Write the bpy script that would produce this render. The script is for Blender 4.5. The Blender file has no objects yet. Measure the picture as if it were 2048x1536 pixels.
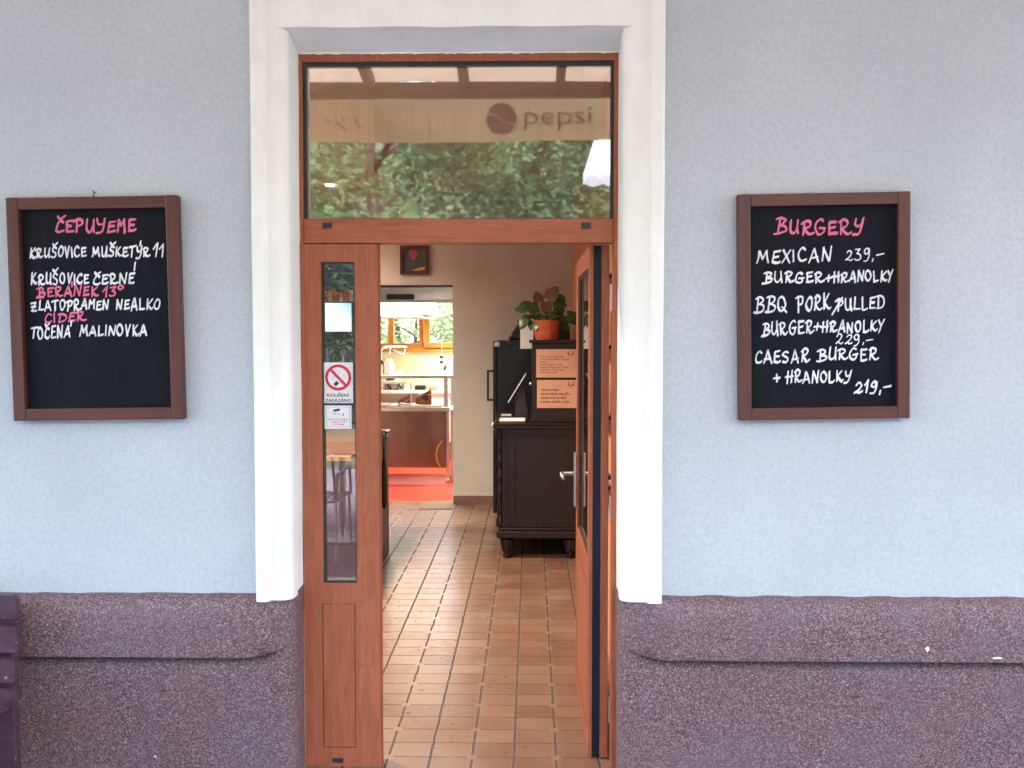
import bpy, bmesh, math, random
from mathutils import Vector, Matrix, Euler
R = math.radians
rnd = random.Random(7)
scene = bpy.context.scene

# ------------------------------------------------------------------ camera
CAMY, CAMZ, F = -3.6, 1.65, 2004.0
PITCH, YAW = math.atan(98 / F), math.atan(38 / F)
cam_data = bpy.data.cameras.new('camera')
cam = bpy.data.objects.new('camera', cam_data)
scene.collection.objects.link(cam)
cam.location = (0, CAMY, CAMZ)
cam.rotation_euler = (math.pi / 2 - PITCH, 0, YAW)
cam_data.sensor_width = 36
cam_data.lens = 36 * F / 2048
cam_data.clip_start = 0.05
cam_data.clip_end = 500
scene.camera = cam
CROT = Euler(cam.rotation_euler).to_matrix()

# ------------------------------------------------------------------ world, sun, exposure
world = bpy.data.worlds.new('World')
scene.world = world
world.use_nodes = True
wn = world.node_tree
wn.nodes.clear()
sky = wn.nodes.new('ShaderNodeTexSky')
sky.sky_type = 'NISHITA'
sky.sun_disc = False
SUN_EL, SUN_ROT = 50, 18
sky.sun_elevation = R(SUN_EL)
sky.sun_rotation = R(SUN_ROT)
sky.dust_density = 3.5
sky.air_density = 1.0
hs = wn.nodes.new('ShaderNodeHueSaturation')
hs.inputs['Saturation'].default_value = 0.72
bg = wn.nodes.new('ShaderNodeBackground')
bg.inputs['Strength'].default_value = 0.15
wo = wn.nodes.new('ShaderNodeOutputWorld')
wn.links.new(sky.outputs[0], hs.inputs['Color'])
wn.links.new(hs.outputs[0], bg.inputs['Color'])
wn.links.new(bg.outputs[0], wo.inputs['Surface'])

sun_data = bpy.data.lights.new('sun', 'SUN')
sun_data.energy = 2.2
sun_data.angle = R(12)
sun_data.color = (1.0, 0.96, 0.9)
sun = bpy.data.objects.new('sun', sun_data)
scene.collection.objects.link(sun)
az = R(SUN_ROT)
sdir = Vector((math.sin(az) * math.cos(R(SUN_EL)), math.cos(az) * math.cos(R(SUN_EL)), math.sin(R(SUN_EL))))
sun.rotation_euler = sdir.to_track_quat('Z', 'Y').to_euler()
sun.location = (0, -6, 9)

scene.view_settings.view_transform = 'Standard'
scene.view_settings.look = 'None'
scene.view_settings.gamma = 1
scene.view_settings.exposure = 4.1
scene.cycles.use_denoising = True
scene.cycles.max_bounces = 10
scene.cycles.transparent_max_bounces = 16
scene.cycles.sample_clamp_indirect = 6

# ------------------------------------------------------------------ helpers
def P(px, py, Y):
    """pixel of the photograph -> point on the plane y = Y"""
    d = CROT @ Vector(((px - 1024) / F, -(py - 768) / F, -1))
    t = (Y - CAMY) / d.y
    return Vector((d.x * t, Y, CAMZ + d.z * t))
def PX(px, Y, py=800): return P(px, py, Y).x
def PZ(py, Y, px=1062): return P(px, py, Y).z

ORIG = {}
def reg(o, parent=None, world_loc=(0, 0, 0)):
    scene.collection.objects.link(o)
    if parent is not None:
        o.parent = parent
    ORIG[o.name] = Vector(world_loc)
    return o
def tag(o, label=None, cat=None, group=None, kind=None):
    if label: o['label'] = label
    if cat: o['category'] = cat
    if group: o['group'] = group
    if kind: o['kind'] = kind
    return o
def thing(name, label, cat, loc=(0, 0, 0), group=None, rot=(0, 0, 0)):
    o = bpy.data.objects.new(name, None)
    o.empty_display_size = 0.1
    reg(o, None, loc)
    o.location = loc
    o.rotation_euler = rot
    return tag(o, label, cat, group)

class MB:
    def __init__(s):
        s.v, s.f = [], []
    def add(s, vs, fs):
        n = len(s.v)
        s.v += [Vector(v) for v in vs]
        s.f += [tuple(i + n for i in f) for f in fs]
        return s
    def box(s, x0, x1, y0, y1, z0, z1):
        x0, x1 = min(x0, x1), max(x0, x1); y0, y1 = min(y0, y1), max(y0, y1); z0, z1 = min(z0, z1), max(z0, z1)
        return s.add([(x0, y0, z0), (x1, y0, z0), (x1, y1, z0), (x0, y1, z0), (x0, y0, z1), (x1, y0, z1), (x1, y1, z1), (x0, y1, z1)],
                     [(0, 3, 2, 1), (4, 5, 6, 7), (0, 1, 5, 4), (1, 2, 6, 5), (2, 3, 7, 6), (3, 0, 4, 7)])
    def obox(s, c, sx, sy, sz, M=None):
        M = M or Matrix.Identity(3)
        c = Vector(c)
        vs = [c + M @ Vector((a * sx / 2, b * sy / 2, d * sz / 2)) for d in (-1, 1) for (a, b) in ((-1, -1), (1, -1), (1, 1), (-1, 1))]
        return s.add(vs, [(0, 3, 2, 1), (4, 5, 6, 7), (0, 1, 5, 4), (1, 2, 6, 5), (2, 3, 7, 6), (3, 0, 4, 7)])
    def frame(s, x0, x1, z0, z1, y0, y1, w):
        """rectangular ring in the xz plane, w = (left, right, bottom, top) widths, one closed mesh"""
        l, r, b, t = w
        o = [(x0, z0), (x1, z0), (x1, z1), (x0, z1)]
        i = [(x0 + l, z0 + b), (x1 - r, z0 + b), (x1 - r, z1 - t), (x0 + l, z1 - t)]
        vs = [(a, y0, c) for a, c in o + i] + [(a, y1, c) for a, c in o + i]
        fs = []
        for k in range(4):
            n = (k + 1) % 4
            fs += [(k, n, 4 + n, 4 + k), (8 + n, 8 + k, 12 + k, 12 + n), (n, k, 8 + k, 8 + n), (4 + k, 4 + n, 12 + n, 12 + k)]
        return s.add(vs, fs)
    def tube(s, pts, r, n=10, cap=True):
        pts = [Vector(p) for p in pts]
        rs = r if isinstance(r, (list, tuple)) else [r] * len(pts)
        base = len(s.v)
        prev = None
        for k, p in enumerate(pts):
            t = (pts[min(k + 1, len(pts) - 1)] - pts[max(k - 1, 0)]).normalized()
            if prev is None:
                a = Vector((0, 0, 1)) if abs(t.z) < 0.9 else Vector((1, 0, 0))
                u = t.cross(a).normalized()
            else:
                u = (prev - t * prev.dot(t)).normalized()
            prev = u
            w = t.cross(u)
            for j in range(n):
                a = 2 * math.pi * j / n
                s.v.append(p + (u * math.cos(a) + w * math.sin(a)) * rs[k])
        for k in range(len(pts) - 1):
            for j in range(n):
                j2 = (j + 1) % n
                s.f.append((base + k * n + j, base + k * n + j2, base + (k + 1) * n + j2, base + (k + 1) * n + j))
        if cap:
            s.f.append(tuple(base + j for j in reversed(range(n))))
            s.f.append(tuple(base + (len(pts) - 1) * n + j for j in range(n)))
        return s
    def lathe(s, c, prof, n=20, cap=True):
        """prof: list of (r, z) around the vertical axis through c"""
        c = Vector(c)
        base = len(s.v)
        for r, z in prof:
            for j in range(n):
                a = 2 * math.pi * j / n
                s.v.append(c + Vector((r * math.cos(a), r * math.sin(a), z)))
        m = len(prof)
        for k in range(m - 1):
            for j in range(n):
                j2 = (j + 1) % n
                s.f.append((base + k * n + j, base + k * n + j2, base + (k + 1) * n + j2, base + (k + 1) * n + j))
        if cap:
            s.f.append(tuple(base + j for j in reversed(range(n))))
            s.f.append(tuple(base + (m - 1) * n + j for j in range(n)))
        return s
    def prism(s, poly, y0, y1):
        """poly of (x, z) extruded along y"""
        n = len(poly)
        vs = [(a, y0, b) for a, b in poly] + [(a, y1, b) for a, b in poly]
        fs = [tuple(range(n)), tuple(reversed(range(n, 2 * n)))]
        fs += [(k, n + k, n + (k + 1) % n, (k + 1) % n) for k in range(n)]
        return s.add(vs, fs)
    def build(s, name, mat, parent=None, bevel=0, smooth=False, seg=2, local=False):
        me = bpy.data.meshes.new(name)
        o0 = Vector((0, 0, 0)) if (parent is None or local) else ORIG[parent.name]
        me.from_pydata([tuple(v - o0) for v in s.v], [], s.f)
        bm = bmesh.new(); bm.from_mesh(me)
        bmesh.ops.recalc_face_normals(bm, faces=bm.faces)
        bm.to_mesh(me); bm.free()
        me.materials.append(mat)
        if smooth:
            for p in me.polygons: p.use_smooth = True
        o = bpy.data.objects.new(name, me)
        reg(o, parent, o0)
        if bevel:
            m = o.modifiers.new('bevel', 'BEVEL')
            m.width = bevel; m.segments = seg; m.limit_method = 'ANGLE'; m.angle_limit = R(35)
            m.harden_normals = False
        return o

def free(mb, name, mat, label, cat, group=None, bevel=0, smooth=False, kind=None):
    """a one-mesh top-level thing whose origin sits at its base"""
    xs = [v.x for v in mb.v]; ys = [v.y for v in mb.v]; zs = [v.z for v in mb.v]
    c = Vector(((min(xs) + max(xs)) / 2, (min(ys) + max(ys)) / 2, min(zs)))
    for v in mb.v: v -= c
    o = mb.build(name, mat, None, bevel, smooth)
    o.location = c
    ORIG[o.name] = c
    return tag(o, label, cat, group, kind)

# ------------------------------------------------------------------ material helpers
class NT:
    def __init__(s, name):
        s.m = bpy.data.materials.new(name)
        s.m.use_nodes = True
        s.t = s.m.node_tree
        s.b = s.t.nodes['Principled BSDF']
        s.out = s.t.nodes['Material Output']
    def n(s, typ, **kw):
        nd = s.t.nodes.new(typ)
        for k, v in kw.items():
            if hasattr(nd, k) and k not in nd.inputs:
                setattr(nd, k, v)
            else:
                s.set(nd, k, v)
        return nd
    def set(s, nd, k, v):
        if isinstance(v, bpy.types.NodeSocket): s.t.links.new(v, nd.inputs[k])
        else: nd.inputs[k].default_value = v
    def math(s, op, a, b=None, c=None):
        nd = s.t.nodes.new('ShaderNodeMath'); nd.operation = op
        for k, v in enumerate((a, b, c)):
            if v is None: continue
            s.set(nd, k, v)
        return nd.outputs[0]
    def coord(s, scale=(1, 1, 1)):
        g = s.n('ShaderNodeNewGeometry')
        mp = s.n('ShaderNodeMapping')
        s.set(mp, 'Vector', g.outputs['Position'])
        mp.inputs['Scale'].default_value = scale
        return mp.outputs[0]
    def ocoord(s, scale=(1, 1, 1)):
        g = s.n('ShaderNodeTexCoord')
        mp = s.n('ShaderNodeMapping')
        s.set(mp, 'Vector', g.outputs['Object'])
        mp.inputs['Scale'].default_value = scale
        return mp.outputs[0]
    def noise(s, vec, scale, detail=4, rough=0.55, dist=0):
        nd = s.n('ShaderNodeTexNoise')
        s.set(nd, 'Vector', vec); nd.inputs['Scale'].default_value = scale
        nd.inputs['Detail'].default_value = detail; nd.inputs['Roughness'].default_value = rough
        nd.inputs['Distortion'].default_value = dist
        return nd.outputs[0]
    def ramp(s, fac, stops, interp='LINEAR'):
        nd = s.n('ShaderNodeValToRGB')
        nd.color_ramp.interpolation = interp
        e = nd.color_ramp.elements
        while len(e) < len(stops): e.new(0.5)
        for k, (p, c) in enumerate(stops):
            e[k].position = p
            e[k].color = (*c, 1) if len(c) == 3 else c
        s.set(nd, 0, fac)
        return nd.outputs[0]
    def mix(s, fac, a, b, mode='MIX'):
        nd = s.t.nodes.new('ShaderNodeMix'); nd.data_type = 'RGBA'; nd.blend_type = mode
        s.set(nd, 0, fac)
        s.set(nd, 6, (*a, 1) if isinstance(a, tuple) and len(a) == 3 else a)
        s.set(nd, 7, (*b, 1) if isinstance(b, tuple) and len(b) == 3 else b)
        return nd.outputs[2]
    def bump(s, h, strength=0.3, dist=0.01, normal=None):
        nd = s.n('ShaderNodeBump')
        s.set(nd, 'Height', h); nd.inputs['Strength'].default_value = strength; nd.inputs['Distance'].default_value = dist
        if normal is not None: s.set(nd, 'Normal', normal)
        return nd.outputs[0]
    def p(s, **kw):
        names = {'color': 'Base Color', 'rough': 'Roughness', 'metal': 'Metallic', 'normal': 'Normal', 'spec': 'Specular IOR Level',
                 'emit': 'Emission Color', 'es': 'Emission Strength', 'coat': 'Coat Weight', 'sub': 'Subsurface Weight'}
        for k, v in kw.items():
            if k in ('color', 'emit') and isinstance(v, tuple) and len(v) == 3: v = (*v, 1)
            s.set(s.b, names[k], v)
        return s.m

def plain(name, c, rough=0.5, metal=0.0, var=0.18, scale=25, bump=0.0, spec=0.5):
    """solid material with a little unevenness"""
    t = NT(name)
    v = t.ocoord()
    nz = t.noise(v, scale, 5)
    lo = tuple(x * (1 - var) for x in c); hi = tuple(min(1, x * (1 + var)) for x in c)
    col = t.ramp(nz, [(0.3, lo), (0.7, hi)])
    rr = t.math('MULTIPLY_ADD', nz, 0.25, rough - 0.125)
    t.p(color=col, rough=rr, metal=metal, spec=spec)
    if bump: t.p(normal=t.bump(t.noise(v, scale * 4, 4), bump, 0.004))
    return t.m

def wood(name, c, axis='z', rough=0.45, var=0.35, grain=14, bump=0.12, rotmix=None):
    t = NT(name)
    s = {'x': (0.06, 1, 1), 'y': (1, 0.06, 1), 'z': (1, 1, 0.06)}[axis]
    v = t.ocoord(s)
    n1 = t.noise(v, grain * 4, 6, 0.65, 0.4)
    n2 = t.noise(t.ocoord(), 3.0, 3)
    lo = tuple(x * (1 - var) for x in c); hi = tuple(min(1, x * (1 + var * 0.8)) for x in c)
    col = t.ramp(n1, [(0.25, lo), (0.5, c), (0.75, hi)])
    col = t.mix(t.math('MULTIPLY', n2, 0.5), col, tuple(x * 0.78 for x in c))
    t.p(color=col, rough=t.math('MULTIPLY_ADD', n1, 0.25, rough - 0.12), normal=t.bump(n1, bump, 0.003))
    return t.m

def emitter(name, c, s):
    t = NT(name)
    t.p(color=(0.8, 0.8, 0.8), emit=c, es=s)
    return t.m

M = {}
# pale grey-blue fine scraped render
t = NT('stucco_grey')
v = t.coord()
big = t.noise(v, 1.3, 4)
fine = t.noise(v, 260, 3, 0.6)
mid = t.noise(v, 62, 4, 0.7)
col = t.ramp(big, [(0.3, (0.425, 0.458, 0.492)), (0.7, (0.490, 0.525, 0.560))])
col = t.mix(t.math('MULTIPLY', t.ramp(mid, [(0.42, (0, 0, 0)), (0.60, (1, 1, 1))]), 0.42), col, (0.345, 0.375, 0.415))
mid2 = t.noise(v, 150, 3, 0.6)
col = t.mix(t.math('MULTIPLY', t.ramp(mid2, [(0.5, (0, 0, 0)), (0.66, (1, 1, 1))]), 0.30), col, (0.61, 0.645, 0.67))
pit = t.ramp(t.noise(v, 120, 2, 0.5), [(0.24, (1, 1, 1)), (0.30, (0, 0, 0))])
col = t.mix(t.math('MULTIPLY', pit, 0.45), col, (0.25, 0.26, 0.28))
h = t.math('ADD', t.math('MULTIPLY', mid, 1.0), t.math('MULTIPLY', fine, 0.5))
M['stucco'] = t.p(color=col, rough=0.93, spec=0.2, normal=t.bump(t.math('MULTIPLY_ADD', t.noise(v, 3.5, 3), 6.0, h), 0.8, 0.0028))

# white masonry paint of the surround
t = NT('white_masonry_paint')
v = t.coord()
n = t.noise(v, 7, 5)
col = t.ramp(n, [(0.3, (0.735, 0.732, 0.682)), (0.7, (0.80, 0.798, 0.752))])
spots = t.ramp(t.noise(v, 70, 2), [(0.20, (1, 1, 1)), (0.25, (0, 0, 0))])
col = t.mix(t.math('MULTIPLY', spots, 0.25), col, (0.5, 0.5, 0.48))
dirt = t.ramp(t.noise(t.coord((6, 6, 0.5)), 3, 5, 0.7), [(0.45, (0, 0, 0)), (0.8, (1, 1, 1))])
col = t.mix(t.math('MULTIPLY', dirt, 0.22), col, (0.58, 0.56, 0.5))
M['surround'] = t.p(color=col, rough=0.75, spec=0.25, normal=t.bump(t.math('MULTIPLY_ADD', t.noise(v, 12, 4), 3.0, t.noise(v, 120, 3)), 0.25, 0.003))

# mosaic pebble-dash of the plinth
t = NT('mosaic_plaster')
v = t.coord()
vo = t.n('ShaderNodeTexVoronoi'); t.set(vo, 'Vector', v); vo.inputs['Scale'].default_value = 250
vo.inputs['Randomness'].default_value = 1
sep = t.n('ShaderNodeSeparateColor'); t.set(sep, 0, vo.outputs['Color'])
col = t.ramp(sep.outputs[0], [(0.0, (0.037, 0.020, 0.022)), (0.20, (0.067, 0.035, 0.040)), (0.40, (0.114, 0.061, 0.067)), (0.60, (0.163, 0.097, 0.105)),
                              (0.80, (0.202, 0.139, 0.152)), (0.95, (0.273, 0.205, 0.209)), (1.0, (0.378, 0.303, 0.289))])
bign = t.noise(v, 4.5, 5, 0.6)
col = t.mix(t.math('MULTIPLY', t.ramp(bign, [(0.35, (0, 0, 0)), (0.65, (1, 1, 1))]), 0.32), col, (0.158, 0.086, 0.082))
bl = t.ramp(t.noise(t.coord((1, 1, 1.5)), 2.6, 4), [(0.48, (0, 0, 0)), (0.7, (1, 1, 1))])
col = t.mix(t.math('MULTIPLY', bl, 0.32), col, (0.145, 0.115, 0.152))
M['mosaic'] = t.p(color=col, rough=0.62, spec=0.4, normal=t.bump(t.math('MULTIPLY', vo.outputs['Distance'], -1.0), 0.55, 0.0016))

# brown painted door joinery
def door_paint(name, axis):
    t = NT(name)
    s = (1, 1, 0.09) if axis == 'z' else (0.09, 1, 1)
    v = t.coord()
    n1 = t.noise(t.coord(s), 75, 6, 0.7, 0.5)
    n2 = t.noise(v, 160, 3)
    n3 = t.noise(v, 2.2, 4)
    col = t.ramp(n1, [(0.25, (0.235, 0.064, 0.030)), (0.5, (0.345, 0.100, 0.046)), (0.78, (0.47, 0.155, 0.074))])
    col = t.mix(t.math('MULTIPLY', n3, 0.5), col, (0.255, 0.072, 0.040))
    sp = t.ramp(n2, [(0.30, (1, 1, 1)), (0.36, (0, 0, 0))])
    col = t.mix(t.math('MULTIPLY', sp, 0.45), col, (0.13, 0.045, 0.03))
    sc = t.ramp(t.noise(t.coord((1, 1, 2.2)), 11, 6, 0.75), [(0.64, (0, 0, 0)), (0.70, (1, 1, 1))])
    col = t.mix(t.math('MULTIPLY', sc, 0.40), col, (0.12, 0.04, 0.03))
    return t.p(color=col, rough=t.math('MULTIPLY_ADD', n1, 0.2, 0.36), spec=0.35, normal=t.bump(t.math('ADD', n1, t.math('MULTIPLY', n2, 0.4)), 0.18, 0.0015))
M['door_v'] = door_paint('brown_door_paint_upright', 'z')
M['door_h'] = door_paint('brown_door_paint_rail', 'x')
M['gasket'] = plain('black_rubber', (0.016, 0.018, 0.022), 0.5)
M['seal'] = plain('navy_black_rubber_seal', (0.005, 0.008, 0.017), 0.5, spec=0.3)
M['groove'] = plain('dark_groove', (0.045, 0.016, 0.01), 0.7)

# glazing: clear double pane with surface reflection
t = NT('window_glass')
fr = t.n('ShaderNodeFresnel'); fr.inputs['IOR'].default_value = 1.5
tr = t.n('ShaderNodeBsdfTransparent'); tr.inputs['Color'].default_value = (0.90, 0.93, 0.92, 1)
gl = t.n('ShaderNodeBsdfGlossy'); gl.inputs['Roughness'].default_value = 0.020
wav = t.noise(t.coord((0.7, 0.7, 1.6)), 2.2, 2)
t.set(gl, 'Normal', t.bump(wav, 0.012, 0.01))
mx = t.n('ShaderNodeMixShader')
t.set(mx, 0, t.math('ADD', t.math('MULTIPLY', fr.outputs[0], 2.0), 0.155))
t.set(mx, 1, tr.outputs[0]); t.set(mx, 2, gl.outputs[0])
t.t.links.new(mx.outputs[0], t.out.inputs['Surface'])
M['glass'] = t.m
t = NT('side_glass')
fr = t.n('ShaderNodeFresnel'); fr.inputs['IOR'].default_value = 1.5
tr = t.n('ShaderNodeBsdfTransparent'); tr.inputs['Color'].default_value = (0.92, 0.94, 0.96, 1)
gl = t.n('ShaderNodeBsdfGlossy'); gl.inputs['Roughness'].default_value = 0.0
mx = t.n('ShaderNodeMixShader')
t.set(mx, 0, t.math('ADD', t.math('MULTIPLY', fr.outputs[0], 1.3), 0.045))
t.set(mx, 1, tr.outputs[0]); t.set(mx, 2, gl.outputs[0])
t.t.links.new(mx.outputs[0], t.out.inputs['Surface'])
M['side_glass'] = t.m
t = NT('clear_glass')
fr = t.n('ShaderNodeFresnel'); fr.inputs['IOR'].default_value = 1.45
tr = t.n('ShaderNodeBsdfTransparent'); tr.inputs['Color'].default_value = (0.95, 0.97, 0.96, 1)
gl = t.n('ShaderNodeBsdfGlossy'); gl.inputs['Roughness'].default_value = 0.02
mx = t.n('ShaderNodeMixShader'); t.set(mx, 0, fr.outputs[0]); t.set(mx, 1, tr.outputs[0]); t.set(mx, 2, gl.outputs[0])
t.t.links.new(mx.outputs[0], t.out.inputs['Surface'])
M['clear'] = t.m

# hall floor: terracotta tiles with wide dark joints along the hall and little lozenges
CW, CH = 0.1640, 0.1373
def tile_mat():
    t = NT('terracotta_tiles')
    g = t.n('ShaderNodeNewGeometry')
    sp = t.n('ShaderNodeSeparateXYZ'); t.set(sp, 0, g.outputs['Position'])
    X0 = P(786.4, 1485, 0).x
    # point where the floor meets that pixel
    d = CROT @ Vector(((786.4 - 1024) / F, -(1485 - 768) / F, -1)); k = -CAMZ / d.z
    X0 = d.x * k
    Y0 = CAMY + 3.842
    wob = t.noise(t.coord(), 14, 3)
    wob = t.math('MULTIPLY_ADD', wob, 0.010, -0.005)
    u = t.math('DIVIDE', t.math('ADD', t.math('SUBTRACT', sp.outputs[0], X0), wob), CW)
    w = t.math('DIVIDE', t.math('SUBTRACT', sp.outputs[1], Y0), CH)
    ru = t.math('ROUND', u); rw = t.math('ROUND', w)
    du = t.math('MULTIPLY', t.math('ABSOLUTE', t.math('SUBTRACT', u, ru)), CW)
    dw = t.math('MULTIPLY', t.math('ABSOLUTE', t.math('SUBTRACT', w, rw)), CH)
    even_u = t.math('LESS_THAN', t.math('ABSOLUTE', t.math('SUBTRACT', t.math('MODULO', t.math('ADD', ru, 100), 2.0), 0.0)), 0.5)
    even_w = t.math('LESS_THAN', t.math('MODULO', t.math('ADD', rw, 100), 2.0), 0.5)
    dia = t.math('MULTIPLY', t.math('LESS_THAN', t.math('ADD', du, dw), 0.021), t.math('MULTIPLY', even_u, even_w))
    gv = t.math('LESS_THAN', du, 0.0056)
    gh = t.math('LESS_THAN', dw, 0.0040)
    cmb = t.n('ShaderNodeCombineXYZ'); t.set(cmb, 0, t.math('FLOOR', u)); t.set(cmb, 1, t.math('FLOOR', w))
    wnz = t.n('ShaderNodeTexWhiteNoise'); wnz.noise_dimensions = '3D'; t.set(wnz, 'Vector', cmb.outputs[0])
    rv = wnz.outputs['Value']
    col = t.ramp(rv, [(0.0, (0.150, 0.070, 0.043)), (0.35, (0.180, 0.086, 0.053)), (0.65, (0.205, 0.108, 0.068)), (1.0, (0.245, 0.140, 0.094))])
    nn = t.noise(t.coord((0.8, 1.4, 1)), 18, 6, 0.7)
    col = t.mix(t.math('MULTIPLY', nn, 0.55), col, (0.115, 0.056, 0.038))
    dust_sheen = t.ramp(t.noise(t.coord(), 3.0, 5), [(0.4, (0, 0, 0)), (0.75, (1, 1, 1))])
    col = t.mix(t.math('MULTIPLY', dust_sheen, 0.38), col, (0.29, 0.245, 0.225))  # pale blend over the dust also carries the floor's daylight sheen
    rim = t.math('MULTIPLY', t.math('LESS_THAN', du, 0.0085), 0.45)
    col = t.mix(rim, col, (0.30, 0.22, 0.18))
    gcol = t.ramp(t.noise(t.coord(), 40, 3), [(0.35, (0.016, 0.009, 0.007)), (0.75, (0.06, 0.035, 0.026))])
    hcol = t.ramp(t.noise(t.coord((1, 3, 1)), 5, 3), [(0.6, (0.040, 0.020, 0.015)), (0.85, (0.26, 0.20, 0.17))])
    col = t.mix(gh, col, hcol)
    col = t.mix(gv, col, gcol)
    ring = t.math('MULTIPLY', t.math('GREATER_THAN', t.math('ADD', du, dw), 0.0155), 0.8)
    dcol = t.mix(ring, (0.20, 0.092, 0.058), (0.34, 0.27, 0.23))
    col = t.mix(dia, col, dcol)
    rec = t.math('MAXIMUM', gv, t.math('MULTIPLY', gh, 0.7))
    rec = t.math('MULTIPLY', rec, t.math('SUBTRACT', 1.0, dia))
    hgt = t.math('ADD', t.math('MULTIPLY', rec, -1.0), t.math('MULTIPLY', rv, 0.25))
    hgt = t.math('ADD', hgt, t.math('MULTIPLY', nn, 0.22))
    tilt = t.noise(t.coord(), 6, 2)
    rough = t.math('ADD', t.math('MULTIPLY_ADD', nn, 0.28, 0.17), t.math('MULTIPLY', rec, 0.4))
    return t.p(color=col, rough=rough, spec=0.75, normal=t.bump(t.math('MULTIPLY_ADD', tilt, 1.2, hgt), 0.45, 0.004))
M['tiles'] = tile_mat()

def plaster(name, c, var=0.08):
    t = NT(name)
    v = t.coord()
    n = t.noise(v, 2.5, 5); f = t.noise(v, 60, 4)
    col = t.ramp(n, [(0.3, tuple(x * (1 - var) for x in c)), (0.7, tuple(min(1, x * (1 + var)) for x in c))])
    return t.p(color=col, rough=0.88, spec=0.2, normal=t.bump(f, 0.25, 0.003))
M['hall_plaster'] = plaster('hall_plaster', (0.56, 0.54, 0.49))
M['orange_plaster'] = plaster('orange_plaster', (0.60, 0.30, 0.17))
M['ceiling'] = plaster('ceiling_paint', (0.66, 0.61, 0.54))
M['cream_plaster'] = plaster('cream_plaster', (0.78, 0.72, 0.50))
M['skirting'] = plain('brown_skirting', (0.17, 0.105, 0.085), 0.4)
M['red_floor'] = plain('red_floor_paint', (0.56, 0.045, 0.022), 0.38, var=0.06, scale=90, spec=0.25)
M['mat'] = plain('grey_brown_mat', (0.17, 0.125, 0.095), 0.9, scale=120, bump=0.5)
M['dark_wood'] = wood('black_stained_wood', (0.011, 0.0075, 0.0075), 'z', 0.30, 0.4)
M['dark_wood_x'] = wood('black_stained_wood_rail', (0.013, 0.008, 0.0075), 'x', 0.30, 0.4)
M['bar_wood'] = wood('bar_wood', (0.11, 0.038, 0.018), 'z', 0.35, 0.45)
M['bar_top'] = wood('bar_top_wood', (0.42, 0.20, 0.085), 'x', 0.3, 0.3)
M['frame_wood_x'] = wood('stained_pine_rail', (0.082, 0.0185, 0.0105), 'x', 0.42, 0.45, 10)
M['frame_wood_z'] = wood('stained_pine_stile', (0.082, 0.0185, 0.0105), 'z', 0.42, 0.45, 10)
M['window_wood'] = wood('honey_window_wood', (0.62, 0.25, 0.045), 'z', 0.35, 0.25)
t = NT('blackboard')
v = t.ocoord()
n = t.noise(v, 4, 5, 0.6); sm = t.noise(t.ocoord((1, 1, 0.3)), 12, 5, 0.7)
col = t.ramp(n, [(0.3, (0.0055, 0.006, 0.0095)), (0.7, (0.0085, 0.0095, 0.0145))])
col = t.mix(t.math('MULTIPLY', t.ramp(sm, [(0.5, (0, 0, 0)), (0.8, (1, 1, 1))]), 0.3), col, (0.026, 0.027, 0.033))
M['blackboard'] = t.p(color=col, rough=0.65, spec=0.10)
def chalk(name, c):
    t = NT(name)
    n = t.noise(t.ocoord((1, 1, 1)), 140, 4, 0.7)
    n2 = t.noise(t.ocoord((1, 1, 1)), 26, 3)
    f = t.math('MULTIPLY', t.ramp(n, [(0.33, (1, 1, 1)), (0.5, (0, 0, 0))]), 0.45)
    f = t.math('ADD', f, t.math('MULTIPLY', t.ramp(n2, [(0.35, (1, 1, 1)), (0.6, (0, 0, 0))]), 0.22))
    return t.p(color=t.mix(f, c, tuple(x * 0.35 for x in c)), rough=0.85, spec=0.1)
M['chalk_white'] = chalk('white_chalk_marker', (0.76, 0.77, 0.79))
M['chalk_pink'] = chalk('pink_chalk_marker', (0.70, 0.17, 0.28))
M['steel'] = NT('brushed_steel').m
t = NT('brushed_steel_sheet')
n = t.noise(t.ocoord((0.05, 1, 1)), 300, 3)
M['steel'] = t.p(color=t.ramp(n, [(0.3, (0.50, 0.50, 0.49)), (0.7, (0.66, 0.66, 0.65))]), metal=1.0, rough=t.math('MULTIPLY_ADD', n, 0.2, 0.22))
t = NT('floor_tinted_steel')
n = t.noise(t.ocoord((0.05, 1, 1)), 200, 3); n2 = t.noise(t.ocoord((1, 1, .3)), 5, 4)
M['steel_floor_tint'] = t.p(color=t.ramp(n2, [(0.3, (0.17, 0.105, 0.09)), (0.7, (0.27, 0.18, 0.155))]), metal=1.0, rough=t.math('MULTIPLY_ADD', n, 0.2, 0.28))  # reddish brown stands in for the red floor mirrored in the panel
M['chrome'] = plain('chrome', (0.75, 0.75, 0.76), 0.15, 1.0, 0.05)
M['alu'] = plain('satin_aluminium', (0.62, 0.62, 0.66), 0.35, 1.0, 0.06)
M['black_plastic'] = plain('black_plastic', (0.014, 0.014, 0.016), 0.35)
M['black_enamel'] = plain('blue_black_enamel', (0.008, 0.010, 0.018), 0.3, var=0.05, scale=3)
M['white_plastic'] = plain('white_plastic', (0.78, 0.78, 0.77), 0.4, var=0.05)
M['paper'] = plain('white_paper', (0.80, 0.79, 0.77), 0.8, var=0.05)
M['sticker'] = plain('white_sticker_film', (0.76, 0.76, 0.76), 0.45, var=0.04)
M['sticker_red'] = plain('sign_red', (0.62, 0.012, 0.05), 0.45, var=0.05)
M['sticker_black'] = plain('sign_black', (0.015, 0.015, 0.018), 0.5)
M['sticker_grey'] = plain('sign_grey', (0.42, 0.42, 0.43), 0.5)
M['notice'] = plain('salmon_card', (0.52, 0.30, 0.215), 0.6, var=0.10, scale=10)
M['ink'] = plain('brown_ink', (0.10, 0.045, 0.03), 0.8)
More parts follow.
